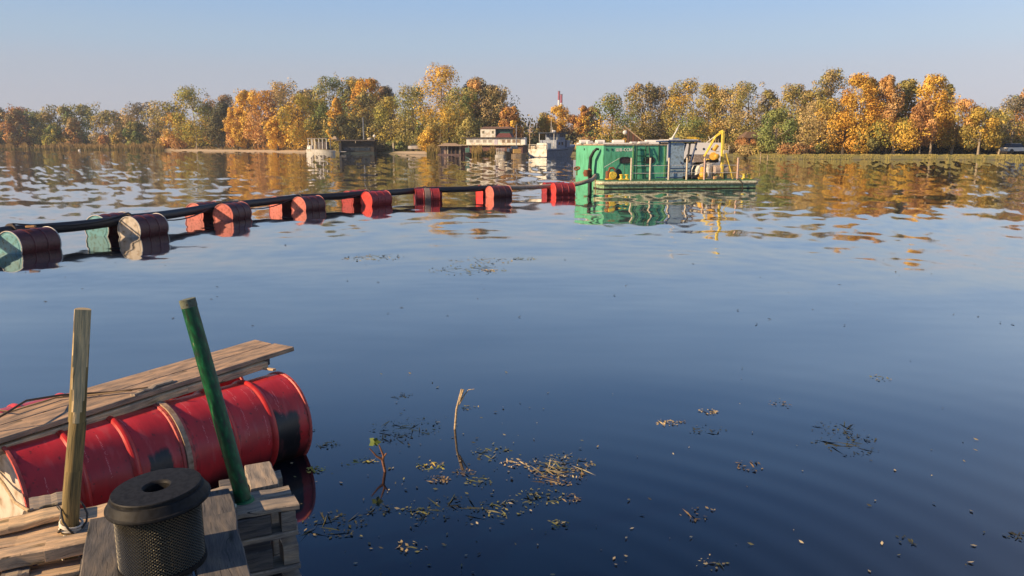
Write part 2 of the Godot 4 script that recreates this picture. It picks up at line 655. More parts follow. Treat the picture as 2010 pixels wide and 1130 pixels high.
func tree(row: Array) -> void:
	# [photo x, photo y of its top, width in photo px, metres behind the water, foot of the crown (share of height), shape, tone, second tone, share, label, category?, trunk?]
	var px: float = row[0]
	var at := bank_spot(px, row[3])
	var d := -at.z
	var top := height_at(row[1], d) - at.y
	var half: float = row[2] * 0.76 / (LENS / (d * 0.983))
	var rng := RandomNumberGenerator.new()
	rng.seed = int(px * 31.0 + row[1] * 7.0) + 5
	var called: String = {"poplar": "poplar_tree", "willow": "willow_tree", "bush": "bush"}.get(row[5], "autumn_tree")
	var o := thing(called, row[9], "bush" if row[5] == "bush" else "tree", at, 0.0, "shrubs on the far bank" if row[5] == "bush" else "trees along the far bank")
	var foot: float = row[4]
	var tones: Array = TONES[row[6]]
	# each tree turns at its own pace

	var second: Array = TONES[row[7]]
	var centers := []
	var slim := clampf(top / (half * 2.0), 0.8, 4.0)
	var count := int(clampf(26.0 * slim, 22.0, 66.0))
	var lean := Vector3(rng.randf_range(-0.06, 0.06), 0, rng.randf_range(-0.05, 0.05)) * top
	for i in count:
		var t := (i + rng.randf()) / count
		var cr := half * profile(row[5], t)
		var a := rng.randf() * TAU
		var rr := half * rng.randf_range(0.30, 0.46) * lerpf(1.0, 0.72, t)
		var reach := maxf(cr - rr * 0.6, 0.0) * sqrt(rng.randf_range(0.2, 1.0)) * rng.randf_range(0.9, 1.15)
		var y := top * lerpf(foot, 1.0, t)
		y = clampf(y, foot * top + rr * (0.9 if row.size() > 10 else 0.55), top - rr * 0.85)
		var c := Vector3(cos(a) * reach, y, sin(a) * reach) + lean * t
		var tone: Array = second if rng.randf() < row[8] * (0.3 + 1.4 * t) else tones
		var col: Color = tone[rng.randi() % 3]
		col = col.lerp(tone[rng.randi() % 3], rng.randf())
		centers.append([c, Vector3(rr, rr * rng.randf_range(0.8, 1.25), rr), col])
	for i in int(count * 0.3):  # stray tufts that break the outline
		var t := rng.randf_range(0.15, 1.0)
		var a := rng.randf() * TAU
		var cr := half * profile(row[5], t) * rng.randf_range(0.92, 1.18)
		var rr := half * rng.randf_range(0.10, 0.19)
		var tone: Array = second if rng.randf() < row[8] else tones
		centers.append([Vector3(cos(a) * cr, minf(top * lerpf(foot, 1.0, t) + rr, top - rr * 0.4), sin(a) * cr) + lean * t, Vector3(rr * rng.randf_range(0.8, 1.7), rr * rng.randf_range(0.7, 1.8), rr), tone[rng.randi() % 3], 0.16])
	var px_m := d / 764.0
	var size := maxf(0.15, px_m * 0.9)
	var area := 0.0
	for q in centers: area += q[1].x * q[1].y
	area *= float(count) / centers.size() * 1.2
	var per := int(clampf(area * 7.5 / (size * size) / count, 30, 180))
	if row[5] == "fork" or row[6] == "grey": per = int(per * 0.62)
	var pv := PackedVector3Array()
	var pc := PackedColorArray()
	var pn := PackedVector3Array()
	leaf_cards(rng, centers, per, size, pv, pc, pn)
	part("crown", leaf_mesh(pv, pc, pn), leaf_mat, o)
	# trunk and limbs
	var tr := MB.new()
	var r0 := clampf(half * 0.06, 0.09, 0.26)
	var light := row.size() > 10
	if light: r0 *= 0.95
	var tip := Vector3(lean.x, top * 0.86, lean.z)
	var bend := Vector3(rng.randf_range(-0.03, 0.03) * top, 0, 0)
	if light: bend.x = float(row[10]) * top
	tr.tube([Vector3(-bend.x * 0.6, -0.3, 0), Vector3(-bend.x * 0.2, top * 0.15, 0), tip * 0.45 + bend * 0.4, tip * 0.75 + bend * 0.3, tip], [r0 * 1.15, r0 * 0.9, r0 * 0.65, r0 * 0.4, r0 * 0.08], 7)
	for i in 7:
		var t := rng.randf_range(0.25, 0.8)
		var s := tip * t + bend * 0.4
		var c: Vector3 = centers[rng.randi() % centers.size()][0]
		if c.y < s.y: c.y = s.y + 0.15 * top
		tr.tube([s, s.lerp(c, 0.5) + Vector3(0, -0.03 * top, 0), c], [r0 * 0.4, r0 * 0.26, r0 * 0.06], 5, false)
	if row[5] != "bush":
		part("trunk", tr, pale_bark if light else bark, o)
	else:
		var st := MB.new()
		for i in 5:
			var c: Vector3 = centers[rng.randi() % centers.size()][0]
			st.tube([Vector3(c.x * 0.15, -0.2, 0), c], [0.05, 0.02], 5, false)
		part("stem", st, bark, o)

func thicket(called: String, label: String, px0: float, px1: float, past0: float, past1: float, low: float, high: float, tones: Array, count: int, size: float, per := 26) -> void:
	# a mass of leaves that nobody could count
	var rng := RandomNumberGenerator.new()
	rng.seed = hash(called + label)
	var centers := []
	for i in count:
		var px := lerpf(px0, px1, (i + rng.randf()) / count)
		var at := bank_spot(px, rng.randf_range(past0, past1))
		var hh := rng.randf_range(low, high)
		var rr := hh * rng.randf_range(0.35, 0.55)
		var tone: Array = TONES[tones[rng.randi() % tones.size()]]
		centers.append([at + Vector3(0, hh - rr, 0), Vector3(rr * 1.2, rr, rr), tone[rng.randi() % 3]])
		centers.append([at + Vector3(rng.randf_range(-1, 1) * rr, hh * 0.35, 0), Vector3(rr * 1.4, hh * 0.4, rr), tone[rng.randi() % 3]])
	var pv := PackedVector3Array()
	var pc := PackedColorArray()
	var pn := PackedVector3Array()
	leaf_cards(rng, centers, per, size, pv, pc, pn)
	single(called, leaf_mesh(pv, pc, pn), leaf_mat, label, called.replace("_", " "), "", "stuff")

func blades(called: String, label: String, px0: float, px1: float, past0: float, past1: float, low: float, high: float, wide: float, count: int, c0: Color, c1: Color, tipc: Color) -> void:
	var rng := RandomNumberGenerator.new()
	rng.seed = hash(label)
	var patch := noise(0.05, 31, 2)
	var pv := PackedVector3Array()
	var pc := PackedColorArray()
	for i in count:
		var px := rng.randf_range(px0, px1)
		var f := patch.get_noise_1d(px * 1.1)
		var at := bank_spot(px, rng.randf_range(past0, past1))
		var h := rng.randf_range(low, high) * (1.0 + 0.6 * f)
		if f < -0.32 and rng.randf() < 0.85: h *= 0.35
		var a := rng.randf() * PI
		var w := Vector3(cos(a), 0, sin(a)) * wide * rng.randf_range(0.5, 1.0)
		var tip := at + Vector3(rng.randf_range(-0.2, 0.2) * h, h, rng.randf_range(-0.2, 0.2) * h)
		var mid := at.lerp(tip, 0.6)
		var c := c0.lerp(c1, clampf(rng.randf() * 0.6 + 0.2 + f, 0, 1))
		pv.append_array([at - w, mid - w * 0.8, mid + w * 0.8, at - w, mid + w * 0.8, at + w, mid - w * 0.8, tip, mid + w * 0.8])
		pc.append_array([c, c, c, c, c, c, tipc, tipc, tipc])
	single(called, leaf_mesh(pv, pc), leaf_mat, label, "reeds" if called == "reeds" else "grass", "", "stuff")

func make_plants() -> void:
	leaf_mat = mat(Color.WHITE, 0.75)
	leaf_mat.vertex_color_use_as_albedo = true
	leaf_mat.metallic_specular = 0.25
	leaf_mat.backlight_enabled = true
	leaf_mat.backlight = Color(0.55, 0.55, 0.55)
	bark = worn(Color(0.10, 0.08, 0.06), "dirty", 0.8, 0.9)
	pale_bark = worn(Color(0.42, 0.36, 0.29), "dirty", 0.8, 0.85)
	for row in TREES: tree(row)
	thicket("distant_forest", "long line of rusty autumn forest on the horizon behind the boats", 860, 1320, 330, 460, 14, 20, ["rust", "tan", "rust", "peach"], 90, 0.75, 60)
	thicket("distant_forest", "low brownish forest line on the horizon behind the reed bank", -120, 420, 110, 190, 7, 12, ["tan", "grey", "rust"], 80, 0.8, 50)
	thicket("woodland", "olive and brown woodland filling in behind the trees of the beach", 400, 1010, 55, 85, 9, 14.5, ["olive", "tan", "dark", "gold"], 110, 0.6, 60)
	thicket("woodland", "olive woodland filling in behind the trees of the grassy bank", 1235, 2120, 34, 52, 4.5, 8.0, ["olive", "tan", "dark", "green"], 130, 0.4, 60)
	thicket("undergrowth", "dark undergrowth in the shade beneath the orange and yellow trees", 1480, 2120, 18, 34, 2.0, 3.6, ["shade"], 110, 0.3, 60)  # the shade beneath the crowns is put into the leaf colour
	thicket("undergrowth", "dark bushes in the shade along the wood behind the beach", 320, 800, 26, 46, 3.0, 5.0, ["dark", "dark", "olive"], 90, 0.42, 50)  # dark tones here carry the shade of the trees in front
	thicket("undergrowth", "dull brushwood under the trees behind the reed bank", -150, 330, 22, 50, 3.0, 6.0, ["dark", "grey", "tan"], 90, 0.5, 50)
	thicket("undergrowth", "brown brushwood behind the moored ships", 790, 1500, 22, 40, 2.5, 5.0, ["dark", "tan", "olive"], 120, 0.35, 50)
	blades("reeds", "green and straw coloured reed bed at the far water's edge before the low trees", -160, 322, -3.0, 9.0, 1.3, 2.3, 0.10, 16000, Color(0.13, 0.135, 0.04), Color(0.3, 0.22, 0.085), Color(0.36, 0.25, 0.1))
	blades("reeds", "tall olive reeds beside the boathouse with the tan roof", 838, 868, -1.5, 3.0, 1.1, 1.9, 0.07, 900, Color(0.14, 0.135, 0.04), Color(0.26, 0.2, 0.07), Color(0.3, 0.22, 0.08))
	blades("reeds", "yellowish reeds in front of the white two storey houseboat", 926, 976, -3.0, 3.0, 0.9, 1.7, 0.07, 1500, Color(0.15, 0.14, 0.04), Color(0.3, 0.21, 0.07), Color(0.34, 0.24, 0.09))
	blades("bank_grass", "short dry grass on the bank under the orange trees", 1440, 2150, -0.1, 5.5, 0.06, 0.2, 0.04, 16000, Color(0.22, 0.23, 0.06), Color(0.38, 0.31, 0.11), Color(0.42, 0.35, 0.13))
	blades("bank_grass", "straw coloured grass along the top of the sand beach", 300, 640, 14, 30, 0.3, 0.8, 0.12, 2600, Color(0.16, 0.13, 0.04), Color(0.33, 0.23, 0.09), Color(0.34, 0.25, 0.11))

const TREES := [
	# behind the reed bed
	[4, 212, 44, 20, 0.1, "round", "dark", "olive", 0.4, "dark olive tree at the picture's edge behind the reed bed"],
	[39, 217, 34, 9, 0.08, "round", "rust", "tan", 0.3, "small rusty red tree standing alone before darker trees at the reed bed"],
	[58, 212, 44, 26, 0.1, "round", "tan", "rust", 0.4, "brownish tree rising behind the small rusty red tree"],
	[84, 219, 48, 18, 0.08, "round", "olive", "green", 0.4, "wide olive tree between the rusty small tree and the tallest olive crown"],
	[122, 208, 50, 20, 0.08, "round", "olive", "tan", 0.3, "olive tree with a tan middle, one of two high crowns over the reeds"],
	[163, 205, 56, 22, 0.1, "round", "green", "olive", 0.5, "broad green-olive crown, highest of the trees behind the reed bed"],
	[107, 246, 26, 8, 0.05, "round", "lime", "green", 0.4, "small yellow-green tree at the edge of the reed bed"],
	[146, 232, 22, 12, 0.1, "round", "peach", "tan", 0.5, "small peach coloured tree in front of the broad green-olive crown"],
	[213, 218, 46, 20, 0.1, "round", "olive", "tan", 0.5, "olive brown tree beside the low gap in the treeline"],
	[250, 228, 40, 45, 0.1, "round", "rust", "peach", 0.5, "low pinkish rust tree filling the gap in the treeline"],
	[290, 203, 56, 24, 0.08, "round", "tan", "grey", 0.4, "broad tan and grey tree next to the gap in the treeline"],
	[328, 200, 56, 26, 0.08, "round", "tan", "olive", 0.4, "tan brown tree with bare twigs on top beside the yellow-green tree"],
	[354, 222, 40, 14, 0.06, "round", "peach", "gold", 0.5, "low peach and gold tree tucked against the tall yellow-green tree"],
	[268, 240, 30, 12, 0.05, "round", "green", "olive", 0.4, "low green tree at the reeds under the broad tan tree"],
	# behind the beach
	[388, 173, 62, 14, 0.09, "poplar", "lime", "green", 0.25, "tall yellow-green tree standing where the sand beach begins", 0.03],
	[435, 186, 50, 34, 0.1, "round", "peach", "grey", 0.4, "pale pinkish tree rising behind a dark green tree"],
	[437, 204, 42, 15, 0.14, "poplar", "dark", "dark", 0.2, "dark green tree in shade between the yellow-green and the orange trees"],
	[487, 178, 46, 16, 0.1, "poplar", "amber", "orange", 0.3, "slim tall amber tree behind the teal beach cabin"],
	[468, 212, 32, 13, 0.12, "round", "peach", "amber", 0.5, "pale peach tree right behind the teal beach cabin"],
	[524, 178, 54, 20, 0.06, "round", "peach", "orange", 0.35, "broad peach-orange tree beside the slim amber tree"],
	[556, 162, 58, 30, 0.1, "round", "orange", "tan", 0.4, "highest orange tree on the beach, rising behind the peach-orange one"],
	[601, 176, 44, 38, 0.1, "round", "dark", "tan", 0.4, "dark brown tree behind the bright golden tree"],
	[589, 187, 56, 15, 0.08, "round", "amber", "lime", 0.45, "bright golden yellow tree above the end of the beach"],
	[546, 232, 36, 12, 0.08, "round", "orange", "amber", 0.4, "low orange tree on the sand under the highest orange tree"],
	# behind the dark houseboat
	[628, 196, 34, 30, 0.08, "round", "olive", "green", 0.4, "olive tree between the golden yellow tree and the dark houseboat"],
	[655, 152, 62, 26, 0.06, "round", "olive", "green", 0.35, "tall olive tree behind the small white cabin boat"],
	[690, 154, 48, 32, 0.08, "round", "gold", "olive", 0.4, "golden olive crown between the tall olive tree and the rust-topped tree"],
	[718, 156, 42, 30, 0.3, "round", "olive", "orange", 0.75, "tree with a rust-orange top above the dark houseboat"],
	[658, 193, 22, 16, 0.14, "poplar", "amber", "orange", 0.4, "slim amber tree glowing in front of the tall olive tree"],
	[726, 182, 56, 22, 0.05, "round", "dark", "olive", 0.35, "dark olive tree behind the houseboat's mast pole"],
	[754, 171, 34, 44, 0.2, "round", "peach", "grey", 0.5, "thin pinkish grey tree in the gap beside the willow"],
	[680, 228, 44, 14, 0.05, "round", "olive", "dark", 0.4, "low olive tree directly over the dark houseboat's roof"],
	# round the pavilion and the white houseboat
	[770, 192, 64, 16, 0.05, "willow", "olive", "lime", 0.3, "broad yellowish willow behind the tent on the spit"],
	[812, 169, 60, 22, 0.06, "round", "olive", "green", 0.35, "tall olive tree behind the white boat lying on the sand"],
	[866, 128, 74, 24, 0.25, "poplar", "gold", "amber", 0.6, "tallest tree of the middle bank, golden crown over olive trees", 0.02],
	[905, 172, 60, 22, 0.06, "round", "olive", "green", 0.4, "olive tree at the shoulder of the tallest golden tree"],
	[882, 213, 66, 14, 0.05, "round", "olive", "gold", 0.3, "low round olive tree behind the boathouse"],
	[850, 246, 38, 9, 0.05, "round", "amber", "gold", 0.4, "small amber tree beside the boathouse with the tan roof"],
	[917, 159, 28, 36, 0.3, "poplar", "grey", "grey", 0.5, "thin grey treetop between golden and tan crowns"],
	[938, 154, 42, 32, 0.2, "round", "peach", "tan", 0.5, "tan-orange treetop beside the thin grey treetop"],
	[958, 168, 36, 30, 0.15, "round", "grey", "dark", 0.4, "half bare grey tree above the upper cabin of the white houseboat"],
	[984, 171, 50, 26, 0.1, "round", "dark", "tan", 0.5, "dark tan tree at the end of the middle wood"],
	[1002, 211, 32, 22, 0.1, "round", "orange", "rust", 0.5, "low orange-brown tree behind the maroon roof of the white houseboat"],
	[927, 230, 44, 14, 0.08, "willow", "olive", "grey", 0.3, "small pale willow at the stern of the white houseboat"],
	# the gap with the chimneys
	[1070, 221, 24, 60, 0.1, "round", "grey", "olive", 0.4, "small grey-olive tree in the gap before the chimneys"],
	[1097, 207, 36, 40, 0.12, "fork", "orange", "amber", 0.5, "forked orange tree right under the striped chimneys", 0.01],
	[1076, 233, 36, 34, 0.05, "round", "orange", "amber", 0.4, "low orange tree above the grey motor ship"],
	[1124, 227, 36, 36, 0.06, "round", "tan", "rust", 0.4, "low brown tree between the forked orange tree and the slim orange tree"],
	[1145, 208, 20, 34, 0.1, "poplar", "orange", "rust", 0.4, "slim orange tree beside the round willow behind the dredger"],
	[1161, 211, 28, 38, 0.1, "round", "rust", "tan", 0.4, "rusty thin tree half hidden by the round willow"],
	[1198, 187, 68, 14, 0.03, "willow", "green", "gold", 0.25, "round green-gold willow above the dredger's green deckhouse"],
	# behind the dredger
	[1262, 164, 52, 26, 0.06, "round", "olive", "tan", 0.4, "tan-olive tree behind the hut with the brown roof"],
	[1297, 172, 54, 30, 0.06, "round", "tan", "grey", 0.4, "dull brown tree beside the hut with the brown roof"],
	[1334, 158, 58, 28, 0.06, "round", "gold", "olive", 0.4, "golden olive tree above the dredger's blue cabin"],
	[1386, 165, 50, 24, 0.06, "round", "gold", "olive", 0.35, "golden olive tree above the white motor barge"],
	[1352, 230, 58, 14, 0.04, "round", "green", "olive", 0.3, "low green tree over the dredger's cabin roof"],
	[1428, 176, 46, 26, 0.08, "round", "olive", "tan", 0.5, "olive brown tree above the yellow lifting frame"],
	[1468, 163, 62, 26, 0.12, "round", "tan", "olive", 0.4, "tall tan tree before the little cottage"],
	[1506, 178, 32, 30, 0.1, "round", "grey", "olive", 0.4, "grey-olive tree between the tan tree and the green willow"],
	# right-hand bank
	[1524, 214, 56, 8, 0.06, "willow", "green", "green", 0.3, "dense green willow leaning over the water's edge", -0.03],
	[1546, 166, 50, 24, 0.1, "round", "olive", "tan", 0.4, "olive tree rising behind the dense green willow"],
	[1588, 178, 50, 22, 0.1, "round", "tan", "olive", 0.4, "tan-olive tree beside the tallest olive-brown tree"],
	[1622, 138, 58, 20, 0.12, "poplar", "olive", "tan", 0.4, "tallest olive-brown tree of the grassy bank"],
	[1606, 196, 60, 10, 0.14, "round", "tan", "gold", 0.3, "low tan tree below the tallest olive-brown tree", 0.02],
	[1684, 145, 54, 12, 0.2, "poplar", "orange", "amber", 0.4, "bright orange tree with a pale leaning trunk", 0.06],
	[1655, 222, 74, 8, 0.12, "skirt", "orange", "amber", 0.4, "low spreading orange branches sweeping over the grass"],
	[1706, 154, 26, 26, 0.2, "poplar", "dark", "olive", 0.4, "slim dark green treetop between two orange trees"],
	[1739, 150, 42, 12, 0.22, "poplar", "peach", "pale", 0.7, "pale orange tree with a whitish top", 0.0],
	[1772, 158, 42, 16, 0.2, "poplar", "lime", "olive", 0.5, "yellow-green tree beside the white-topped pale orange tree", 0.01],
	[1754, 236, 74, 8, 0.18, "round", "amber", "lime", 0.4, "low yellow tree with a double pale trunk on the grass", 0.0],
	[1697, 252, 34, 7, 0.12, "round", "olive", "gold", 0.3, "small olive tree between the orange and the yellow trees"],
	[1827, 147, 52, 13, 0.2, "poplar", "orange", "amber", 0.35, "tall bright orange tree, steepest of the grassy bank", 0.0],
	[1806, 200, 36, 8, 0.16, "poplar", "rust", "peach", 0.3, "rusty pink tree in front of the tall bright orange tree", 0.0],
	[1850, 166, 24, 24, 0.2, "poplar", "dark", "olive", 0.3, "dark sliver of a tree behind the tall bright orange tree"],
	[1872, 194, 56, 12, 0.16, "round", "gold", "peach", 0.6, "tan-gold tree with two leaning pale trunks", 0.08],
	[1921, 211, 54, 9, 0.14, "round", "gold", "olive", 0.4, "round gold-olive tree at the low end of the grassy bank", 0.0],
	[1948, 218, 28, 18, 0.1, "round", "peach", "tan", 0.4, "small peach tree between the gold-olive and the last olive tree"],
	[1984, 190, 62, 14, 0.1, "round", "olive", "grey", 0.35, "broad grey-olive tree at the end of the bank by the white car", 0.0],
	[2008, 175, 40, 26, 0.2, "round", "orange", "rust", 0.5, "orange treetop cut by the picture's edge"],
	# shrubs
	[206, 266, 16, 8, 0.0, "bush", "rust", "peach", 0.3, "small red shrub at the reeds below the olive brown tree"],
	[232, 262, 14, 8, 0.0, "bush", "gold", "tan", 0.3, "small golden shrub beside the red shrub at the reeds"],
	[330, 268, 24, 10, 0.0, "bush", "peach", "gold", 0.3, "peach shrub where the reeds meet the sand"],
	[1558, 285, 50, 6, 0.0, "bush", "rust", "tan", 0.5, "rounded rusty brown bush beside the dense green willow"],
	[1462, 272, 30, 12, 0.0, "bush", "rust", "rust", 0.3, "dark red bush below the little cottage"],
	[1480, 288, 46, 4, 0.0, "bush", "tan", "olive", 0.4, "low brown scrub at the water below the dark red bush"],
	[1425, 285, 40, 5, 0.0, "bush", "olive", "tan", 0.4, "low olive scrub behind the yellow lifting frame"],
	[1605, 282, 26, 9, 0.0, "bush", "olive", "green", 0.4, "small olive bush at the foot of the low tan tree"],
	[752, 284, 44, 5, 0.0, "bush", "dark", "dark", 0.3, "dark bush at the water between the houseboat and the spit"],
	[782, 276, 30, 10, 0.0, "bush", "green", "olive", 0.4, "green bush on the spit behind the white post"],
	[1226, 262, 30, 14, 0.0, "bush", "gold", "olive", 0.4, "golden shrub below the dish at the brown hut"],
	[1155, 270, 40, 12, 0.0, "bush", "tan", "rust", 0.4, "brown shrub at the bow of the grey motor ship"],
]

# ---------------------------------------------------------------- foreground: pontoon, pallets, posts, filter
const PLAT := Vector3(-1.2, 0, -2.7)
const PLAT_TURN := 25.0

func plat(x: float, y: float, z: float) -> Vector3:
	return PLAT + Basis(Vector3.UP, deg_to_rad(PLAT_TURN)) * Vector3(x, y, z)

func board(called: String, c: Vector3, s: Vector3, yaw: float, tilt: float, material: Material, parent: Node3D, seedv: int, ragged := 0.004) -> MeshInstance3D:
	# a sawn board along its local x, with slightly uneven edges and ends
	var m := MB.new()
	var rng := RandomNumberGenerator.new()
	rng.seed = seedv * 131 + 7
	m.off = Vector2(rng.randf() * 3.0, rng.randf() * 3.0)
	var xf := Transform3D(Basis.from_euler(Vector3(0, deg_to_rad(yaw), deg_to_rad(tilt))), c)
	var n := 7
	var ring := []
	var h := s * 0.5
	var bev := minf(0.004, h.y * 0.4)
	var wob := []
	for i in n + 1:
		wob.append([rng.randf_range(-1, 1) * ragged, rng.randf_range(-1, 1) * ragged, rng.randf_range(-1, 1) * ragged * 0.5])
	for i in n + 1:
		var x := lerpf(-h.x, h.x, float(i) / n)
		var z0: float = -h.z + wob[i][0]
		var z1: float = h.z + wob[i][1]
		var dy: float = wob[i][2]
		var e0 := x + (rng.randf_range(-0.012, 0.004) * signf(x) if i == 0 or i == n else 0.0)
		var e1 := x + (rng.randf_range(-0.012, 0.004) * signf(x) if i == 0 or i == n else 0.0)
		ring.append([Vector3(e0, h.y + dy, z0 + bev), Vector3(e1, h.y + dy, z1 - bev), Vector3(e1, h.y - bev + dy, z1), Vector3(e1, -h.y + bev + dy, z1), Vector3(e1, -h.y + dy, z1 - bev), Vector3(e0, -h.y + dy, z0 + bev), Vector3(e0, -h.y + bev + dy, z0), Vector3(e0, h.y - bev + dy, z0)])
	var outs := [Vector3.UP, Vector3(0, 1, 1), Vector3.BACK, Vector3(0, -1, 1), Vector3.DOWN, Vector3(0, -1, -1), Vector3.FORWARD, Vector3(0, 1, -1)]
	for i in n:
		for k in 8:
			var k2 := (k + 1) % 8
			var ps := [ring[i][k], ring[i][k2], ring[i + 1][k2], ring[i + 1][k]]
			var us := []
			var ws := []
			for p in ps:
				us.append(Vector2(p.x, p.z + p.y))
				ws.append(xf * p)
			m.face(ws, xf.basis * outs[k], us)
	for e in [0, n]:
		var ws := []
		var us := []
		for k in 8:
			var p: Vector3 = ring[e][k]
			ws.append(xf * p)
			us.append(Vector2(p.y * 0.3, p.z * 2.0))
		m.face(ws, xf.basis * Vector3(-1 if e == 0 else 1, 0, 0), us)
	return part(called, m, material, parent)

func drum_skin(seedv: int, patch: float, patch_wide: float, base: Color, scratches: int) -> ImageTexture:
	# enamel of a steel drum: u along the drum, v round it; tar patch, scuffs, dirt along the water line
	var w := 256
	var h := 512
	var im := Image.create(w, h, false, Image.FORMAT_RGB8)
	var a := noise(0.012, seedv, 4)
	var b := noise(0.09, seedv + 3, 3)
	var s := base.linear_to_srgb()
	for y in h:
		for x in w:
			var k := 1.0 + 0.16 * a.get_noise_2d(x * 0.7, y * 0.7) + 0.05 * b.get_noise_2d(x, y * 0.3)
			var c := Color(s.r * k, s.g * k, s.b * k)
			var r := b.get_noise_2d(x * 0.7 + 400.0, y * 0.7)
			if r > 0.53: c = c.lerp(Color(0.32, 0.16, 0.12), clampf((r - 0.53) * 6.0, 0, 0.7))
			if patch > 0.0:
				var dx := absf(x / float(w) - patch) - patch_wide + 0.02 * a.get_noise_2d(x * 6.0, y * 6.0)
				var edge := 0.165 + 0.022 * b.get_noise_2d(x * 0.45, 9.0)
				var vv := y / float(h)
				if dx < 0.0 and vv > edge and vv < 0.62:
					c = c.lerp(Color(0.085, 0.085, 0.095) * (1.0 + 0.5 * b.get_noise_2d(x * 2.0, y * 0.6)), clampf(-dx * 60.0, 0, 1) * clampf((vv - edge) * 60.0, 0.0, 1.0))
			var uu := x / float(w)
			var seam := maxf(maxf(0.0, 1.0 - absf(uu - 0.34) * 22.0), maxf(maxf(0.0, 1.0 - absf(uu - 0.67) * 22.0), maxf(0.0, 1.0 - minf(uu, 1.0 - uu) * 26.0)))
			c = c.lerp(Color(0.30, 0.13, 0.08), clampf(seam * (0.15 + 1.3 * b.get_noise_2d(x * 1.3 + 900.0, y * 0.8)), 0.0, 0.7))
			var scuff := a.get_noise_2d(x * 3.0 + 300.0, y * 1.2 + 50.0)
			c = c.lerp(Color(0.80, 0.42, 0.40), clampf((scuff - 0.28) * 1.6, 0.0, 0.35))
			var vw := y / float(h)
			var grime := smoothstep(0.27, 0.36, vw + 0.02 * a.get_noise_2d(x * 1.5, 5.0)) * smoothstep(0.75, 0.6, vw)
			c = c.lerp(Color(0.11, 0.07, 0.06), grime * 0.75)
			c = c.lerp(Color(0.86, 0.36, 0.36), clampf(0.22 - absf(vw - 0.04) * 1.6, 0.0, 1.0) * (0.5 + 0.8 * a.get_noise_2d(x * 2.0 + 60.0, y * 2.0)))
			im.set_pixel(x, y, c)
	var rng := RandomNumberGenerator.new()
	rng.seed = seedv
	for i in scratches:
		var x0 := rng.randf_range(0.08, 0.95) * w
		var y0 := rng.randf_range(0.0, 0.17) * h
		var l := rng.randf_range(12, 60)
		for j in int(l):
			var xx := int(x0 + j * rng.randf_range(-0.06, 0.06))
			var yy := int(y0 + j)
			if xx >= 0 and xx < w and yy < h and rng.randf() < 0.75:
				im.set_pixel(xx, yy, im.get_pixel(xx, yy).lerp(Color(0.95, 0.75, 0.72), 0.7))
	return ImageTexture.create_from_image(im)

func drum(called: String, label: String, a: Vector3, b: Vector3, r: float, skin: Material, hoop: Material, cap: Material, rim: Material, turn := 0.0, group := "", ribs := [0.34, 0.67]) -> Node3D:
	# a steel drum lying from a to b: shell, rolling hoops, chimes and ends
	var o := thing(called, label, "steel drum", (a + b) * 0.5, 0.0, group)
	var x := (b - a).normalized()
	var y := Vector3.UP
	var z := x.cross(y).normalized()
	y = z.cross(x).normalized()
	o.transform.basis = Basis(x, y, z)
	var len := a.distance_to(b)
	# lathe axis (y) laid along x; the seam (v = 0) on top
	var lay := Transform3D(Basis(Vector3(0, cos(turn), sin(turn)), Vector3(1, 0, 0), Vector3(0, -sin(turn), cos(turn)) * -1.0), Vector3(-len * 0.5, 0, 0))
	lay.basis = Basis(Vector3(0, 1, 0), Vector3(1, 0, 0), Vector3(0, 0, 1)).rotated(Vector3.RIGHT, turn)
	var shell := MB.new()
	var dent := noise(1.0, int(absf(a.x * 70.0)) + int(absf(b.z * 31.0)), 2)
	var rows := 22
	var segs := 48
	var rad := func(u: float, q: float) -> float:
		return r * (0.982 + 0.010 * dent.get_noise_3d(u * 3.0, cos(q) * 1.3, sin(q) * 1.3) * smoothstep(0.0, 0.12, u) * smoothstep(1.0, 0.88, u))
	for i in rows + 1:
		var u := float(i) / rows
		for k in segs + 1:
			var q := TAU * k / segs
			var rr: float = rad.call(u, q)
			var du: float = (rad.call(u + 0.02, q) - rad.call(u - 0.02, q)) / (0.04 * len)
			var dq: float = (rad.call(u, q + 0.06) - rad.call(u, q - 0.06)) / (0.12 * r)
			var ra := Vector3(cos(q), 0, sin(q))
			var ta := Vector3(-sin(q), 0, cos(q))
			shell.vert(lay * (ra * rr + Vector3.UP * lerpf(0.012, len - 0.012, u)), (lay.basis * (ra - ta * dq - Vector3.UP * du)).normalized(), Vector2(u, float(k) / segs))
	for i in rows:
		for k in segs:
			var f := i * (segs + 1) + k
			shell._grid(f, f + 1, f + segs + 2, f + segs + 1)
	part("shell", shell, skin, o)
	for t in ribs:
		var m := MB.new()
		var c: float = len * t
		m.lathe([Vector2(r * 0.983, c - 0.022), Vector2(r * 1.012, c - 0.013), Vector2(r * 1.025, c - 0.004), Vector2(r * 1.025, c + 0.004), Vector2(r * 1.012, c + 0.013), Vector2(r * 0.983, c + 0.022)], 48, lay)
		part("rolling_hoop", m, hoop, o)
	for e in [0.0, 1.0]:
		var m := MB.new()
		var c: float = len * e
		var s := 1.0 if e == 0.0 else -1.0
		var prof := [Vector2(r * 0.982, c + 0.016 * s), Vector2(r * 1.012, c + 0.012 * s), Vector2(r * 1.015, c - 0.002 * s), Vector2(r * 0.975, c - 0.004 * s), Vector2(r * 0.97, c + 0.012 * s)]
		m.lathe(prof, 48, lay)
		part("rim", m, rim, o)
		var d := MB.new()
		d.lathe([Vector2(r * 0.972, c + 0.010 * s), Vector2(r * 0.80, c + 0.010 * s), Vector2(r * 0.77, c + 0.004 * s), Vector2(0.001, c + 0.004 * s)], 48, lay)
		part("end_cap", d, cap, o)
	return o

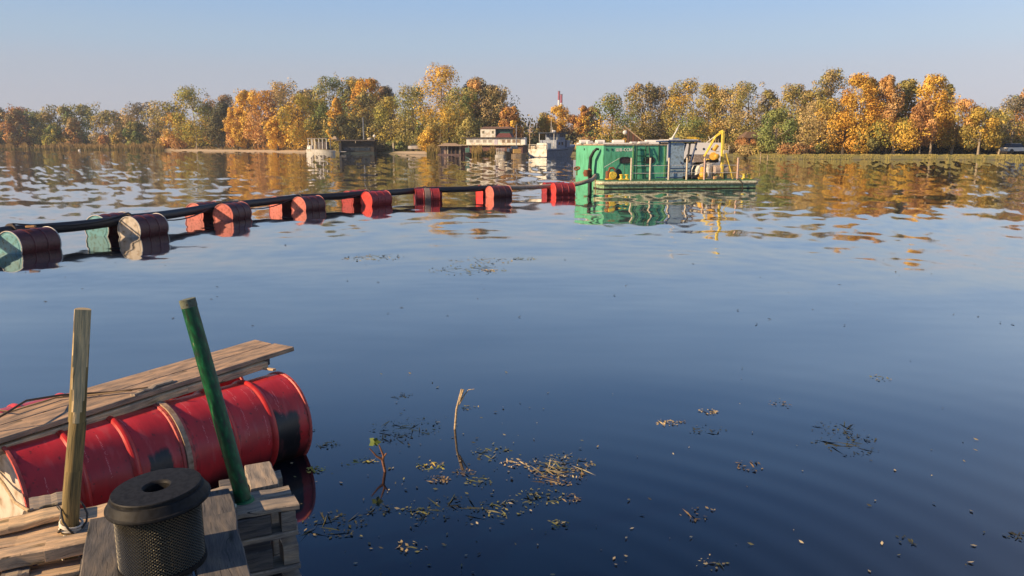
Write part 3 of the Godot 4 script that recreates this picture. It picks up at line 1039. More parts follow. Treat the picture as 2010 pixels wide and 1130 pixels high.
func make_near() -> void:
	var w_light := wood(Color(0.92, 0.70, 0.44))
	var w_tan := wood(Color(0.80, 0.61, 0.42))
	var w_grey := wood(Color(0.48, 0.42, 0.35))
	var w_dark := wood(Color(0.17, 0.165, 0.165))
	var w_brown := wood(Color(0.57, 0.42, 0.30), 0.8, 1.4)
	# -- the raft: two rows of red drums with a plank walk between
	var red := Color(0.56, 0.026, 0.028)
	var hoop := worn(Color(0.62, 0.03, 0.025), "paint", 2.0, 0.35)
	var cap := worn(Color(0.66, 0.56, 0.46), "paint", 1.2, 0.6)
	var rim := worn(Color(0.60, 0.10, 0.08), "rusty", 3.0, 0.5)
	var skins := []
	for k in 4:
		var m := mat(Color.WHITE, 0.3)
		m.albedo_texture = drum_skin(51 + k, [0.845, 0.80, -1.0, -1.0][k], [0.085, 0.115, 0, 0][k], red, [5, 14, 4, 4][k])
		m.metallic_specular = 0.5
		skins.append(m)
	var e0 := Vector3(-2.447, 0.2, -3.454)
	var e1 := Vector3(-1.45, 0.2, -4.64)
	var ax := (e1 - e0).normalized()
	var mid := e0.lerp(e1, 0.5)
	var across := Vector3(-0.71, 0, -0.70) * 0.68 + Vector3(0, -0.03, 0)
	drum("red_drum", "red drum with a pale end facing the pallets, nearer half of the front row", e0, mid - ax * 0.02, 0.29, skins[0], hoop, cap, rim, 0.0, "red drums under the plank walk")
	drum("red_drum", "red drum with a black tar patch at its rim by open water", mid + ax * 0.02, e1, 0.29, skins[1], hoop, cap, rim, 0.0, "red drums under the plank walk")
	drum("red_drum", "red drum showing a strip of red beyond the planks at the picture's edge", e0 + across - ax * 0.02, mid + across - ax * 0.06, 0.29, skins[2], hoop, cap, rim, 0.5, "red drums under the plank walk")
	drum("red_drum", "red drum hidden under the far board of the plank walk", mid + across - ax * 0.02, e1 + across - ax * 0.06, 0.29, skins[3], hoop, cap, rim, 0.9, "red drums under the plank walk")
	var st := MB.new()
	var lay := Transform3D(Basis(ax, ax.cross(Vector3.UP).normalized().cross(ax).normalized(), ax.cross(Vector3.UP).normalized()), mid) * Transform3D(Basis(Vector3(0, 1, 0), Vector3(1, 0, 0), Vector3(0, 0, 1)), Vector3.ZERO)
	st.lathe([Vector2(0.288, -0.014), Vector2(0.303, -0.014), Vector2(0.303, 0.014), Vector2(0.288, 0.014)], 48, lay)
	single("strap", st, worn(Color(0.52, 0.36, 0.24), "dirty", 3.0, 0.7), "tan strap round the joint of the two front red drums", "strap")
	# plank walk: each board a thing that lies on the cross timbers
	var la := spot(-120, 898, 0.525)
	var lb := spot(577, 681, 0.60)
	var dirv := (lb - la).normalized()
	var out := dirv.cross(Vector3.UP).normalized()
	if out.z < 0: out = -out
	var yawd := rad_to_deg(atan2(-dirv.z, dirv.x))
	var rise := rad_to_deg(asin(dirv.y))
	var blen := la.distance_to(lb)
	var c0 := (la + lb) * 0.5 - Vector3(0, 0.014, 0)
	var walk := thing("plank_walk", "brown plank walk of two long boards laid over the red drums", "walkway")
	board("plank", c0 - out * 0.095, Vector3(blen, 0.028, 0.184), yawd, rise, w_brown, walk, 1, 0.0015)
	board("plank", c0 - out * 0.285 - dirv * 0.015, Vector3(blen, 0.028, 0.186), yawd, rise, w_brown, walk, 2, 0.0015)
	for t in [0.22, 0.58, 0.9]:
		var p := la.lerp(lb, t) - out * 0.21 - Vector3(0, 0.052, 0)
		board("cross_timber", p, Vector3(0.36, 0.05, 0.07), yawd + 90.0, 0.0, w_dark, walk, 20 + int(t * 10))
	var ta := spot(-100, 905, 0.485)
	var tb := spot(522, 708, 0.56)
	var td := (tb - ta).normalized()
	var tm := thing("timber", "square pale timber lying along the near edge of the plank walk", "timber")
	board("beam", (ta + tb) * 0.5 - Vector3(0, 0.02, 0), Vector3(ta.distance_to(tb), 0.042, 0.05), rad_to_deg(atan2(-td.z, td.x)), rad_to_deg(asin(td.y)), w_light, tm, 5)
	var sl := thing("slat", "thin loose slat reaching from the walk to the far end of the red drum", "wood slat")
	var s0 := spot(497, 717, 0.53)
	var s1 := spot(540, 728, 0.515)
	var sd := (s1 - s0).normalized()
	board("strip", (s0 + s1) * 0.5, Vector3(s0.distance_to(s1), 0.014, 0.022), rad_to_deg(atan2(-sd.z, sd.x)), 0.0, w_light, sl, 6, 0.001)
	var ch := thing("wood_chip", "flat splintered piece of bark lying on the plank walk", "wood chip")
	var c1 := spot(300, 760, 0.572)
	board("splinter", c1, Vector3(0.26, 0.012, 0.035), yawd + 6.0, 3.0, w_grey, ch, 8, 0.008)
	# thin rods and a line on the planks
	var rod := MB.new()
	rod.tube([spot(-60, 852, 0.54), spot(10, 812, 0.62), spot(52, 786, 0.63), spot(120, 775, 0.58), spot(230, 768, 0.575), spot(290, 760, 0.59)], [0.005, 0.006, 0.006, 0.006, 0.005, 0.004], 7)
	single("cable", rod, mat(Color(0.09, 0.055, 0.03), 0.6), "brown springy cable arching over the boards of the plank walk", "cable")
	var rod2 := MB.new()
	rod2.tube([spot(-40, 800, 0.57), spot(20, 808, 0.56), spot(110, 780, 0.566), spot(180, 775, 0.57), spot(260, 766, 0.576)], [0.004, 0.005, 0.005, 0.005, 0.003], 7)
	single("rope", rod2, mat(Color(0.36, 0.24, 0.12), 0.9), "thin straw coloured cord lying on the plank walk", "rope")
	var rp := MB.new()
	rp.tube([spot(-90, 872, 0.4), spot(-30, 905, 0.36), spot(8, 950, 0.33), spot(30, 985, 0.36), spot(50, 998, 0.44), spot(58, 1002, 0.46)], 0.007, 8)
	single("rope", rp, worn(Color(0.55, 0.42, 0.26), "dirty", 8.0, 0.95), "tan mooring rope running down from the pale drum end to the pallet", "rope")
	# -- pallets, in the pontoon's own axes
	var basis_turn := deg_to_rad(PLAT_TURN)
	var pl := thing("pallet", "weathered pallet of loose pale boards that the bare post is tied to", "pallet", PLAT, basis_turn)
	board("plank", Vector3(-0.66, 0.435, -0.275), Vector3(0.60, 0.026, 0.17), -3.0, 0.0, w_tan, pl, 31, 0.006)
	board("plank", Vector3(-0.63, 0.470, -0.325), Vector3(0.42, 0.024, 0.10), 6.0, 1.0, w_light, pl, 32, 0.006)
	board("plank", Vector3(-0.64, 0.440, -0.095), Vector3(0.62, 0.05, 0.085), -1.0, 1.0, w_tan, pl, 33, 0.006)
	board("plank", Vector3(-0.545, 0.450, -0.515), Vector3(0.15, 0.03, 0.12), 8.0, 0.0, w_grey, pl, 34, 0.004)
	board("plank", Vector3(-0.30, 0.440, -0.34), Vector3(0.28, 0.026, 0.13), 4.0, 0.0, w_tan, pl, 35, 0.006)
	board("plank", Vector3(-0.27, 0.442, -0.19), Vector3(0.32, 0.026, 0.13), -2.0, 0.0, w_grey, pl, 36, 0.006)
	board("plank", Vector3(-0.58, 0.38, -0.055), Vector3(0.75, 0.022, 0.10), 0.0, 0.0, w_tan, pl, 37)
	board("plank", Vector3(-0.60, 0.10, -0.06), Vector3(0.78, 0.024, 0.10), 0.0, 0.0, w_grey, pl, 38)
	board("plank", Vector3(-0.60, 0.10, -0.45), Vector3(0.78, 0.024, 0.10), 0.0, 0.0, w_grey, pl, 39)
	for bx in [-0.80, -0.52, -0.30]:
		board("block", Vector3(bx, 0.24, -0.06), Vector3(0.14, 0.25, 0.09), 0.0, 0.0, w_light if bx == -0.52 else w_tan, pl, 40 + int(bx * -10), 0.002)
		board("block", Vector3(bx, 0.24, -0.45), Vector3(0.14, 0.25, 0.09), 0.0, 0.0, w_tan, pl, 50 + int(bx * -10), 0.002)
	board("stringer", Vector3(-0.60, 0.395, -0.30), Vector3(0.09, 0.03, 0.55), 0.0, 0.0, w_grey, pl, 61)
	# broad boards the filter stands on; the dark colour carries their shade
	var dk := thing("board_deck", "weathered boards coloured dark for shade, on which the black air filter stands", "decking", PLAT, basis_turn)
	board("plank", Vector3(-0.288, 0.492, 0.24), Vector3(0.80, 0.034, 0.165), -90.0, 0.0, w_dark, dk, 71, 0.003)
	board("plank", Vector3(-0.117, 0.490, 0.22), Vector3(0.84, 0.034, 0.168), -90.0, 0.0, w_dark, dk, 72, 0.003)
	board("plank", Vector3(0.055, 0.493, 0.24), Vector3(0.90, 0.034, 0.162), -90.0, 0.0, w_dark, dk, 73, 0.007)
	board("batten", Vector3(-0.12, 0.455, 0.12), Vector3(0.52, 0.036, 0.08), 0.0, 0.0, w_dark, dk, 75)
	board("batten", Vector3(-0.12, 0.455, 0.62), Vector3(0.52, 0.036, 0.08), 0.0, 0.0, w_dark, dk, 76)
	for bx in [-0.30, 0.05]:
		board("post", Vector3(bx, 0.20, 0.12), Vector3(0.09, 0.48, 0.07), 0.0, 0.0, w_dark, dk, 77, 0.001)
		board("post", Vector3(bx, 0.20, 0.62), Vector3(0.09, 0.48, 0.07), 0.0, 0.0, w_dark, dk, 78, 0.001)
	var sb := thing("loose_board", "short dark board behind the black air filter", "board", PLAT, basis_turn)
	board("plank", Vector3(0.075, 0.478, -0.225), Vector3(0.20, 0.03, 0.09), 6.0, 0.0, w_grey, sb, 79, 0.006)
	board("plank", Vector3(0.045, 0.474, -0.10), Vector3(0.20, 0.026, 0.08), -4.0, 0.0, w_dark, sb, 80, 0.006)
	# pallet by the green post
	var pr := thing("pallet", "grey pallet stack at the foot of the green post beside open water", "pallet", PLAT, basis_turn)
	board("plank", Vector3(0.285, 0.445, -0.42), Vector3(0.27, 0.024, 0.118), -90.0, 0.0, w_grey, pr, 81, 0.003)
	board("plank", Vector3(0.24, 0.440, -0.225), Vector3(0.30, 0.024, 0.085), 0.0, 0.0, w_grey, pr, 82, 0.003)
	board("plank", Vector3(0.24, 0.443, -0.118), Vector3(0.31, 0.024, 0.105), -2.0, 0.0, w_grey, pr, 83, 0.003)
	for ly in [0.385, 0.235, 0.085]:
		for bz in [-0.11, -0.46]:
			board("block", Vector3(0.345, ly, bz), Vector3(0.075, 0.085, 0.09), 0.0, 0.0, w_grey, pr, 84 + int(ly * 100), 0.001)
			board("block", Vector3(0.19, ly, bz), Vector3(0.17, 0.085, 0.09), 0.0, 0.0, w_dark, pr, 87 + int(ly * 100), 0.001)
		board("plank", Vector3(0.22, ly - 0.055, -0.11), Vector3(0.34, 0.022, 0.11), 0.0, 0.0, w_grey, pr, 90 + int(ly * 100), 0.003)
		board("plank", Vector3(0.22, ly - 0.055, -0.46), Vector3(0.34, 0.022, 0.10), 0.0, 0.0, w_grey, pr, 93 + int(ly * 100), 0.003)
	# -- posts
	var pb := MB.new()
	var b0 := plat(-0.44, 0.0, -0.217)
	var top := Vector3(-1.556, 1.315, -2.711)
	var base := Vector3(b0.x, 0.45, b0.z)
	var low := base + (base - top) * 0.75
	var ps := []
	for i in 9:
		var t := i / 8.0
		ps.append(low.lerp(top, t * 0.72) + Vector3(sin(t * 7.0) * 0.004, 0, cos(t * 9.0) * 0.003))
	pb.tube(ps, [0.033, 0.0325, 0.032, 0.031, 0.031, 0.0305, 0.030, 0.0295, 0.029], 18)
	var lp := thing("wooden_post", "bare wooden post with a freshly hewn tip, tied to the pallet", "post")
	var bk := wood(Color(0.36, 0.28, 0.12), 0.85, 1.0)
	part("shaft", pb, bk, lp)
	# the hewn tip: a round stick with a flat face cut towards the viewer
	var hw := MB.new()
	var axis := (top - low).normalized()
	var q0 := low.lerp(top, 0.72)
	var sx := axis.cross(Vector3.BACK).normalized() * -1.0
	var sz := sx.cross(axis).normalized()
	if sz.z < 0: sz = -sz
	var nseg := 24
	var rings := []
	var overs := []
	var hl := q0.distance_to(top)
	for i in 11:
		var t := i / 10.0
		var c := q0 + axis * hl * t
		var r := lerpf(0.029, 0.027, t)
		var cut := lerpf(1.0, 0.2, pow(t, 0.9))
		var ring := []
		var ov := []
		for k in nseg:
			var a := TAU * k / nseg
			var d := sx * cos(a) + (sz * 0.86 - sx * 0.5) * 0.0 + sz * sin(a)
			var fz := sin(a) * 0.9 - cos(a) * 0.43
			var over := maxf(fz - cut, 0.0)
			ov.append(over)
			var fdir := (sz * 0.9 - sx * 0.43).normalized()
			ring.append(c + d * r - fdir * over * r)
		rings.append(ring)
		overs.append(ov)
	var hb := MB.new()
	for i in 10:
		for k in nseg:
			var k2 := (k + 1) % nseg
			var a: Vector3 = rings[i][k]
			var c: Vector3 = q0 + axis * hl * (i + 0.5) / 10.0
			(hw if overs[i][k] + overs[i][k2] + overs[i + 1][k] + overs[i + 1][k2] > 0.08 else hb).face([a, rings[i][k2], rings[i + 1][k2], rings[i + 1][k]], (a - c), [Vector2(i * 0.05, k * 0.05), Vector2(i * 0.05, k * 0.05 + 0.05), Vector2(i * 0.05 + 0.05, k * 0.05 + 0.05), Vector2(i * 0.05 + 0.05, k * 0.05)])
	hw.face(rings[10], axis)
	part("upper_shaft", hb, bk, lp)
	part("hewn_tip", hw, wood(Color(1.0, 0.80, 0.46), 0.8, 1.0), lp, "pale freshly cut tip of the post")
	var tie := MB.new()
	for k in 3:
		var c := base + axis * (0.006 + k * 0.013)
		var loop := []
		for i in 17:
			var a := TAU * i / 16.0
			loop.append(c + (sx * cos(a) + sz * sin(a)) * 0.038 + axis * 0.006 * sin(a + k))
		tie.tube(loop, 0.0045, 6, false)
	tie.tube([base + sz * 0.038, base + sz * 0.05 + Vector3(0.015, -0.03, 0), base + sz * 0.06 + Vector3(0.0, -0.075, 0.01), base + sz * 0.055 + Vector3(0.006, -0.14, 0.01), base + sz * 0.05 + Vector3(0.0, -0.25, 0.01)], [0.0045, 0.006, 0.004, 0.003, 0.002], 6)
	tie.tube([base + sz * 0.04, base + sz * 0.05 + Vector3(-0.02, -0.035, 0), base + sz * 0.055 + Vector3(-0.035, -0.06, 0.005)], [0.0045, 0.005, 0.002], 6)
	single("string", tie, mat(Color(0.72, 0.66, 0.54), 0.95), "white string knotted round the foot of the bare post", "string")
	var wire := MB.new()
	var wl := []
	for i in 25:
		var a := -0.6 + TAU * 1.3 * i / 24.0
		wl.append(base + axis * (0.05 + 0.05 * sin(i * 0.5)) + sx * cos(a) * (0.045 + 0.012 * sin(i * 1.1)) + sz * sin(a) * 0.045)
	wire.tube(wl, 0.004, 6)
	single("wire", wire, mat(Color(0.05, 0.045, 0.04), 0.5), "dark wire loop round the bare post above the white string", "wire")
	var gp := MB.new()
	var g0 := plat(0.188, 0.45, -0.183)
	var g1 := Vector3(-1.276, 1.304, -2.945)
	var gl := g0 + (g0 - g1) * 0.12
	gp.tube([gl, g0, g0.lerp(g1, 0.35), g0.lerp(g1, 0.7), g1], [0.032, 0.0315, 0.031, 0.0305, 0.030], 22)
	var gpo := thing("green_post", "green painted steel post leaning over the red drums", "post")
	part("shaft", gp, green_paint(), gpo)
	var col := MB.new()
	var gax := (g1 - g0).normalized()
	col.tube([g0 - gax * 0.01, g0 + gax * 0.012], 0.041, 20)
	part("collar", col, mat(Color(0.02, 0.16, 0.07), 0.5), gpo)
	var ch2 := MB.new()
	ch2.tube([g1 + gax * 0.03 * -1.0, g1 + gax * 0.002], 0.0312, 22)
	part("worn_top", ch2, worn(Color(0.15, 0.17, 0.12), "rusty", 9.0, 0.8), gpo, "bare worn top of the post")
	# rag by the foot of the green post
	var rag := MB.new()
	for i in 9:
		rag.ball(plat(0.125 + 0.014 * sin(i * 2.1), 0.452 + 0.008 * (i % 3), -0.26 + i * 0.017), Vector3(0.019, 0.013, 0.021), 10)
	single("rag", rag, worn(Color(0.42, 0.52, 0.47), "dirty", 14.0, 0.95), "pale greenish rag crumpled at the foot of the green post", "rag")
	make_filter()

func green_paint() -> StandardMaterial3D:
	var t := NoiseTexture2D.new()
	t.width = 512; t.height = 512; t.seamless = true
	t.noise = noise(0.02, 61, 5)
	var g := Gradient.new()
	g.offsets = PackedFloat32Array([0.0, 0.2, 0.3, 0.6, 0.84, 0.9, 1.0])
	g.colors = PackedColorArray([Color(0.26, 0.23, 0.18), Color(0.10, 0.18, 0.13), Color(0.0, 0.26, 0.14), Color(0.02, 0.32, 0.17), Color(0.05, 0.42, 0.24), Color(0.33, 0.38, 0.26), Color(0.36, 0.32, 0.22)])
	t.color_ramp = g
	var m := mat(Color.WHITE, 0.42)
	m.albedo_texture = t
	m.uv1_scale = Vector3(1.6, 0.8, 1)
	return m

func make_filter() -> void:
	var at := plat(-0.12, 0.512, 0.30)
	var o := thing("air_filter", "black cylindrical air filter with a holed rubber cap and wire mesh body", "air filter", at)
	var rubber := worn(Color(0.020, 0.0205, 0.022), "dirty", 4.0, 0.55)
	rubber.metallic_specular = 0.3
	var h := 0.275
	var tilt := Basis.from_euler(Vector3(deg_to_rad(1.5), 0, deg_to_rad(3.5)))
	var xf := Transform3D(tilt, Vector3(0, h, 0))
	var cap := MB.new()
	cap.lathe([Vector2(0.126, -0.056), Vector2(0.150, -0.059), Vector2(0.160, -0.056), Vector2(0.164, -0.049), Vector2(0.163, -0.044), Vector2(0.159, -0.041), Vector2(0.1455, -0.016), Vector2(0.1405, -0.0135), Vector2(0.1405, -0.003), Vector2(0.138, 0.0), Vector2(0.046, 0.001), Vector2(0.042, -0.002), Vector2(0.039, -0.008), Vector2(0.039, -0.04), Vector2(0.0005, -0.04)], 56, xf)
	part("rubber_cap", cap, rubber, o)
	var core := MB.new()
	core.lathe([Vector2(0.126, 0.0), Vector2(0.126, h - 0.05)], 56)
	part("pleated_core", core, mat(Color(0.012, 0.012, 0.013), 0.9), o)
	# expanded metal: two families of slanting strands that cross in diamonds
	var me := MB.new()
	var n := 64
	for fam in [-1.0, 1.0]:
		for k in n:
			var a0 := TAU * k / n
			var prev := []
			for i in 13:
				var t := i / 12.0
				var a: float = a0 + fam * t * 2.1
				var d := Vector3(cos(a), 0, sin(a))
				var tang := Vector3(-sin(a), 0, cos(a))
				var y := t * (h - 0.05)
				var r: float = 0.1325 + 0.0012 * fam
				var w := tang * 0.0024
				var cur := [d * r + Vector3(0, y, 0) - w, d * (r + 0.0016) + Vector3(0, y + 0.0006, 0), d * r + Vector3(0, y, 0) + w]
				if i > 0:
					me.face([prev[0], prev[1], cur[1], cur[0]], d - tang * 0.7)
					me.face([prev[1], prev[2], cur[2], cur[1]], d + tang * 0.7)
				prev = cur
	part("wire_mesh", me, mat(Color(0.24, 0.22, 0.17), 0.3, 0.8), o)
	var ring := MB.new()
	ring.lathe([Vector2(0.126, 0.0), Vector2(0.139, 0.0), Vector2(0.139, 0.016), Vector2(0.126, 0.018)], 56)
	part("bottom_ring", ring, rubber, o)

# ---------------------------------------------------------------- things in the near water
func make_water_things() -> void:
	var st := MB.new()
	var b := spot(893, 842, 0.0)
	var t := b + Vector3(0.050, 0.285, 0.0)
	st.tube([b + Vector3(-0.02, -0.25, 0), b, b.lerp(t, 0.5) + Vector3(-0.012, 0, 0), t], [0.009, 0.008, 0.0075, 0.0065], 8)
	st.tube([b.lerp(t, 0.62), b.lerp(t, 0.85) + Vector3(0.025, 0, 0), t + Vector3(0.045, -0.005, 0), t + Vector3(0.085, 0.0, 0)], [0.006, 0.005, 0.003, 0.002], 6)
	st.tube([b.lerp(t, 0.7), t + Vector3(0.012, 0.0, 0.01)], [0.008, 0.006], 6)
	single("stick", st, worn(Color(0.60, 0.47, 0.30), "dirty", 6.0, 0.85), "pale forked stick standing upright in the dark water", "stick")
	var o := thing("twig", "reddish brown twig with one green leaf rising out of the weeds", "twig")
	var tw := MB.new()
	var c := spot(756, 925, 0.0)
	tw.tube([c + Vector3(0, -0.2, 0), c, c + Vector3(-0.012, 0.07, 0), c + Vector3(-0.006, 0.10, 0), c + Vector3(-0.03, 0.165, 0)], [0.009, 0.0085, 0.009, 0.007, 0.004], 8)
	tw.tube([c + Vector3(-0.01, 0.075, 0), c + Vector3(-0.045, 0.10, 0.01), c + Vector3(-0.085, 0.15, 0.01)], [0.009, 0.006, 0.003], 6)
	tw.tube([c + Vector3(-0.008, 0.09, 0), c + Vector3(0.012, 0.115, 0.0)], [0.008, 0.004], 6)
	part("branch", tw, worn(Color(0.26, 0.12, 0.065), "dirty", 6.0, 0.8), o)
	var lf := MB.new()
	var lc := c + Vector3(-0.055, 0.185, 0.0)
	for k in 5:
		var a := k * 1.25
		var d := Vector3(cos(a), sin(a) * 0.8, 0.3 * sin(a * 2.0)) * 0.04
		var s := Vector3(-sin(a), cos(a), 0.4).normalized() * 0.016
		lf.face([lc, lc + d * 0.5 - s, lc + d, lc + d * 0.5 + s], Vector3.BACK)
	part("leaf", lf, mat(Color(0.16, 0.22, 0.04), 0.6), o)
	# floating weed: each clump a thing of its own
	var weed_mat := mat(Color.WHITE, 0.75)
	weed_mat.vertex_color_use_as_albedo = true
	for i in WEEDS.size():
		var w: Array = WEEDS[i]
		clump(w[0], w[1], w[2], w[3], w[4], w[5], weed_mat)
	# scattered leaves and bits nobody could count
	var rng := RandomNumberGenerator.new()
	rng.seed = 99
	var pv := PackedVector3Array()
	var pc := PackedColorArray()
	for i in 240:
		var q := Vector2(rng.randf(), rng.randf())
		var p := spot(lerpf(600, 2080, q.x), lerpf(600, 1128, sqrt(q.y)), 0.004)
		if i > 110: p = spot(860 + 170 * rng.randfn(), minf(930 + 75 * rng.randfn(), 1128), 0.004)
		bit(rng, p, rng.randf_range(0.005, 0.018), [Color(0.28, 0.23, 0.13), Color(0.06, 0.055, 0.03), Color(0.16, 0.15, 0.06), Color(0.4, 0.33, 0.2)][rng.randi() % 4], pv, pc)
	for i in 60:
		bit(rng, spot(rng.randf_range(0, 2000), rng.randf_range(480, 640), 0.004), rng.randf_range(0.012, 0.03), Color(0.05, 0.05, 0.035), pv, pc)
	single("floating_leaves", leaf_mesh(pv, pc), weed_mat, "scattered leaf scraps floating on the dark water", "floating leaves", "", "stuff")

func bit(rng: RandomNumberGenerator, p: Vector3, s: float, c: Color, pv: PackedVector3Array, pc: PackedColorArray) -> void:
	var a := rng.randf() * TAU
	var d := Vector3(cos(a), 0, sin(a)) * s
	var e := Vector3(-sin(a), 0, cos(a)) * s * rng.randf_range(0.25, 0.6)
	var lift := Vector3(0, rng.randf_range(0.0, 0.35) * s, 0)
	var k := rng.randf_range(0.75, 1.25)
	var col := Color(c.r * k, c.g * k, c.b * k)
	p.y += rng.randf_range(0.0, 0.003)
	pv.append_array([p - d, p + e + lift, p + d * 0.9 + lift * 1.4, p - d, p + d * 0.9 + lift * 1.4, p - e])
	pc.append_array([col, col, col, col, col, col])

func clump(px: float, py: float, wide: float, count: int, tone: String, label: String, m: Material) -> void:
	var at := spot(px, py, 0.0)
	var rng := RandomNumberGenerator.new()
	rng.seed = int(px * 13 + py)
	var pal: Array = {"straw": [Color(0.52, 0.38, 0.17), Color(0.40, 0.30, 0.14), Color(0.6, 0.47, 0.25)], "olive": [Color(0.16, 0.16, 0.05), Color(0.10, 0.11, 0.035), Color(0.22, 0.2, 0.08)], "dark": [Color(0.035, 0.04, 0.018), Color(0.06, 0.06, 0.025), Color(0.025, 0.025, 0.015)],
		"brown": [Color(0.20, 0.13, 0.06), Color(0.13, 0.09, 0.045), Color(0.27, 0.2, 0.1)], "mixed": [Color(0.36, 0.31, 0.18), Color(0.14, 0.14, 0.05), Color(0.28, 0.22, 0.11)], "yellow": [Color(0.46, 0.40, 0.06), Color(0.34, 0.33, 0.07), Color(0.5, 0.36, 0.07)]}[tone]
	var pv := PackedVector3Array()
	var pc := PackedColorArray()
	for i in int(count * 1.6):
		var a := rng.randf() * TAU
		var r := wide * 0.62 * sqrt(rng.randf())
		bit(rng, Vector3(cos(a) * r, 0.003, sin(a) * r * 0.8), rng.randf_range(0.005, 0.016) * clampf(at.length() / 6.0, 1.0, 2.4), pal[rng.randi() % 3], pv, pc)
	for i in count / 4:  # stems
		var a := rng.randf() * TAU
		var p := Vector3(rng.randf_range(-0.4, 0.4) * wide, 0.005, rng.randf_range(-0.3, 0.3) * wide)
		var d := Vector3(cos(a), rng.randf_range(0, 0.2), sin(a)) * wide * rng.randf_range(0.12, 0.3)
		var e := Vector3(-sin(a), 0.5, cos(a)) * 0.004
		var c: Color = pal[rng.randi() % 3]
		pv.append_array([p - d - e, p + e, p + d, p - d - e, p + d, p - e])
		pc.append_array([c, c, c, c, c, c])
	single("floating_weed", leaf_mesh(pv, pc), m, label, "floating weed", "clumps of weed floating on the river", "", at)

const WEEDS := [
	[735, 505, 0.9, 46, "mixed", "pale weed patch floating alone below the floating pipe"],
	[915, 530, 1.0, 50, "olive", "long green weed raft ending at the yellow-tipped bit"],
	[962, 531, 0.22, 26, "straw", "bright straw tuft at the end of the green weed raft"],
	[940, 512, 0.9, 30, "mixed", "thin weed streak above the green weed raft"],
	[1032, 508, 0.35, 20, "olive", "small weed bit beside the thin weed streak"],
	[1308, 830, 0.14, 26, "straw", "hooked golden straw floating beside dark leaves"],
	[1392, 808, 0.12, 22, "straw", "golden straw flake, higher of the two bright ones"],
	[1340, 828, 0.06, 8, "brown", "brown leaf touching the hooked golden straw"],
	[1385, 844, 0.22, 16, "dark", "dark leaves trailing off the hooked golden straw"],
	[1534, 793, 0.16, 12, "brown", "pair of brownish leaves above the dark weeds"],
	[1640, 840, 0.30, 30, "dark", "dark weed clump, uppermost of the drifting column"],
	[1660, 875, 0.34, 36, "dark", "dark weed clump with a long stem in the drifting column"],
	[1690, 860, 0.16, 16, "dark", "dark weed clump at the side of the drifting column"],
	[1468, 915, 0.16, 16, "brown", "brownish weed clump above the single dark leaf"],
	[1375, 1010, 0.18, 11, "brown", "brownish weed clump above the pale leaf clump at the lower edge"],
	[1395, 1105, 0.14, 11, "mixed", "pale leaf clump at the picture's lower edge"],
	[1725, 742, 0.16, 10, "mixed", "thin pale stem floating on the open water"],
	[1780, 1062, 0.10, 7, "dark", "small dark weed spider near the lower corner"],
	[1995, 1053, 0.10, 12, "dark", "dark weed at the picture's edge"],
	[800, 840, 0.42, 44, "mixed", "pale weed arc between the twig and the pale stick"],
	[770, 862, 0.22, 24, "brown", "reddish weed next to the green leaf of the twig"],
	[620, 922, 0.10, 22, "yellow", "bright yellow weed beside the red drum's reflection"],
	[640, 873, 0.12, 14, "mixed", "pale weed beyond the yellow weed near the drum"],
	[715, 905, 0.12, 14, "yellow", "small yellowish weed left of the twig's foot"],
	[845, 915, 0.16, 22, "yellow", "yellow-green weed strip before the pale stick"],
	[858, 942, 0.12, 24, "brown", "round brown weed tuft below the yellow-green strip"],
	[912, 927, 0.12, 16, "brown", "brown weed tuft under the pale stick's reflection"],
	[965, 890, 0.24, 26, "olive", "olive weed patch beside the pale stick's reflection"],
	[1008, 910, 0.14, 20, "straw", "light straw weed between olive and pale patches"],
	[1100, 915, 0.36, 90, "mixed", "broad pale weed mat, largest on the water"],
	[1095, 935, 0.28, 50, "brown", "brown fringe along the broad pale weed mat"],
	[940, 945, 0.14, 18, "olive", "dull olive tuft between two brown tufts"],
	[1060, 975, 0.22, 34, "olive", "dull olive weed patch below the broad pale mat"],
	[1120, 978, 0.10, 14, "brown", "brown tuft beside the dull olive patch"],
	[880, 1000, 0.34, 40, "dark", "dim weed patch, half sunk, in the lower water"],
	[990, 998, 0.22, 26, "olive", "dim olive weed patch next to the half sunk one"],
	[815, 1005, 0.14, 18, "olive", "small dim tuft beside the half sunk patch"],
	[655, 1030, 0.30, 44, "dark", "dark weed mass next to the pallet stack"],
	[745, 1000, 0.14, 16, "dark", "dark tuft below the twig's reflection"],
	[1095, 1030, 0.10, 12, "olive", "single green tuft in the lower dark water"],
	[800, 1075, 0.12, 10, "mixed", "pale curled stem low in the dark water"],
	[790, 776, 0.14, 12, "dark", "dark bits far above the twig"],
	[920, 800, 0.12, 12, "mixed", "pale bits beside the upright stick"],
]

# ---------------------------------------------------------------- the floating pipeline
const FLOATS := [Vector3(-9.9, 0, -8.6), Vector3(-9.35, 0, -11.2), Vector3(-8.83, 0, -13.9), Vector3(-7.92, 0, -16.4), Vector3(-7.3, 0, -20.0), Vector3(-6.1, 0, -23.0), Vector3(-4.4, 0, -24.9), Vector3(-3.0, 0, -27.0), Vector3(-0.5, 0, -28.7), Vector3(2.0, 0, -30.4)]

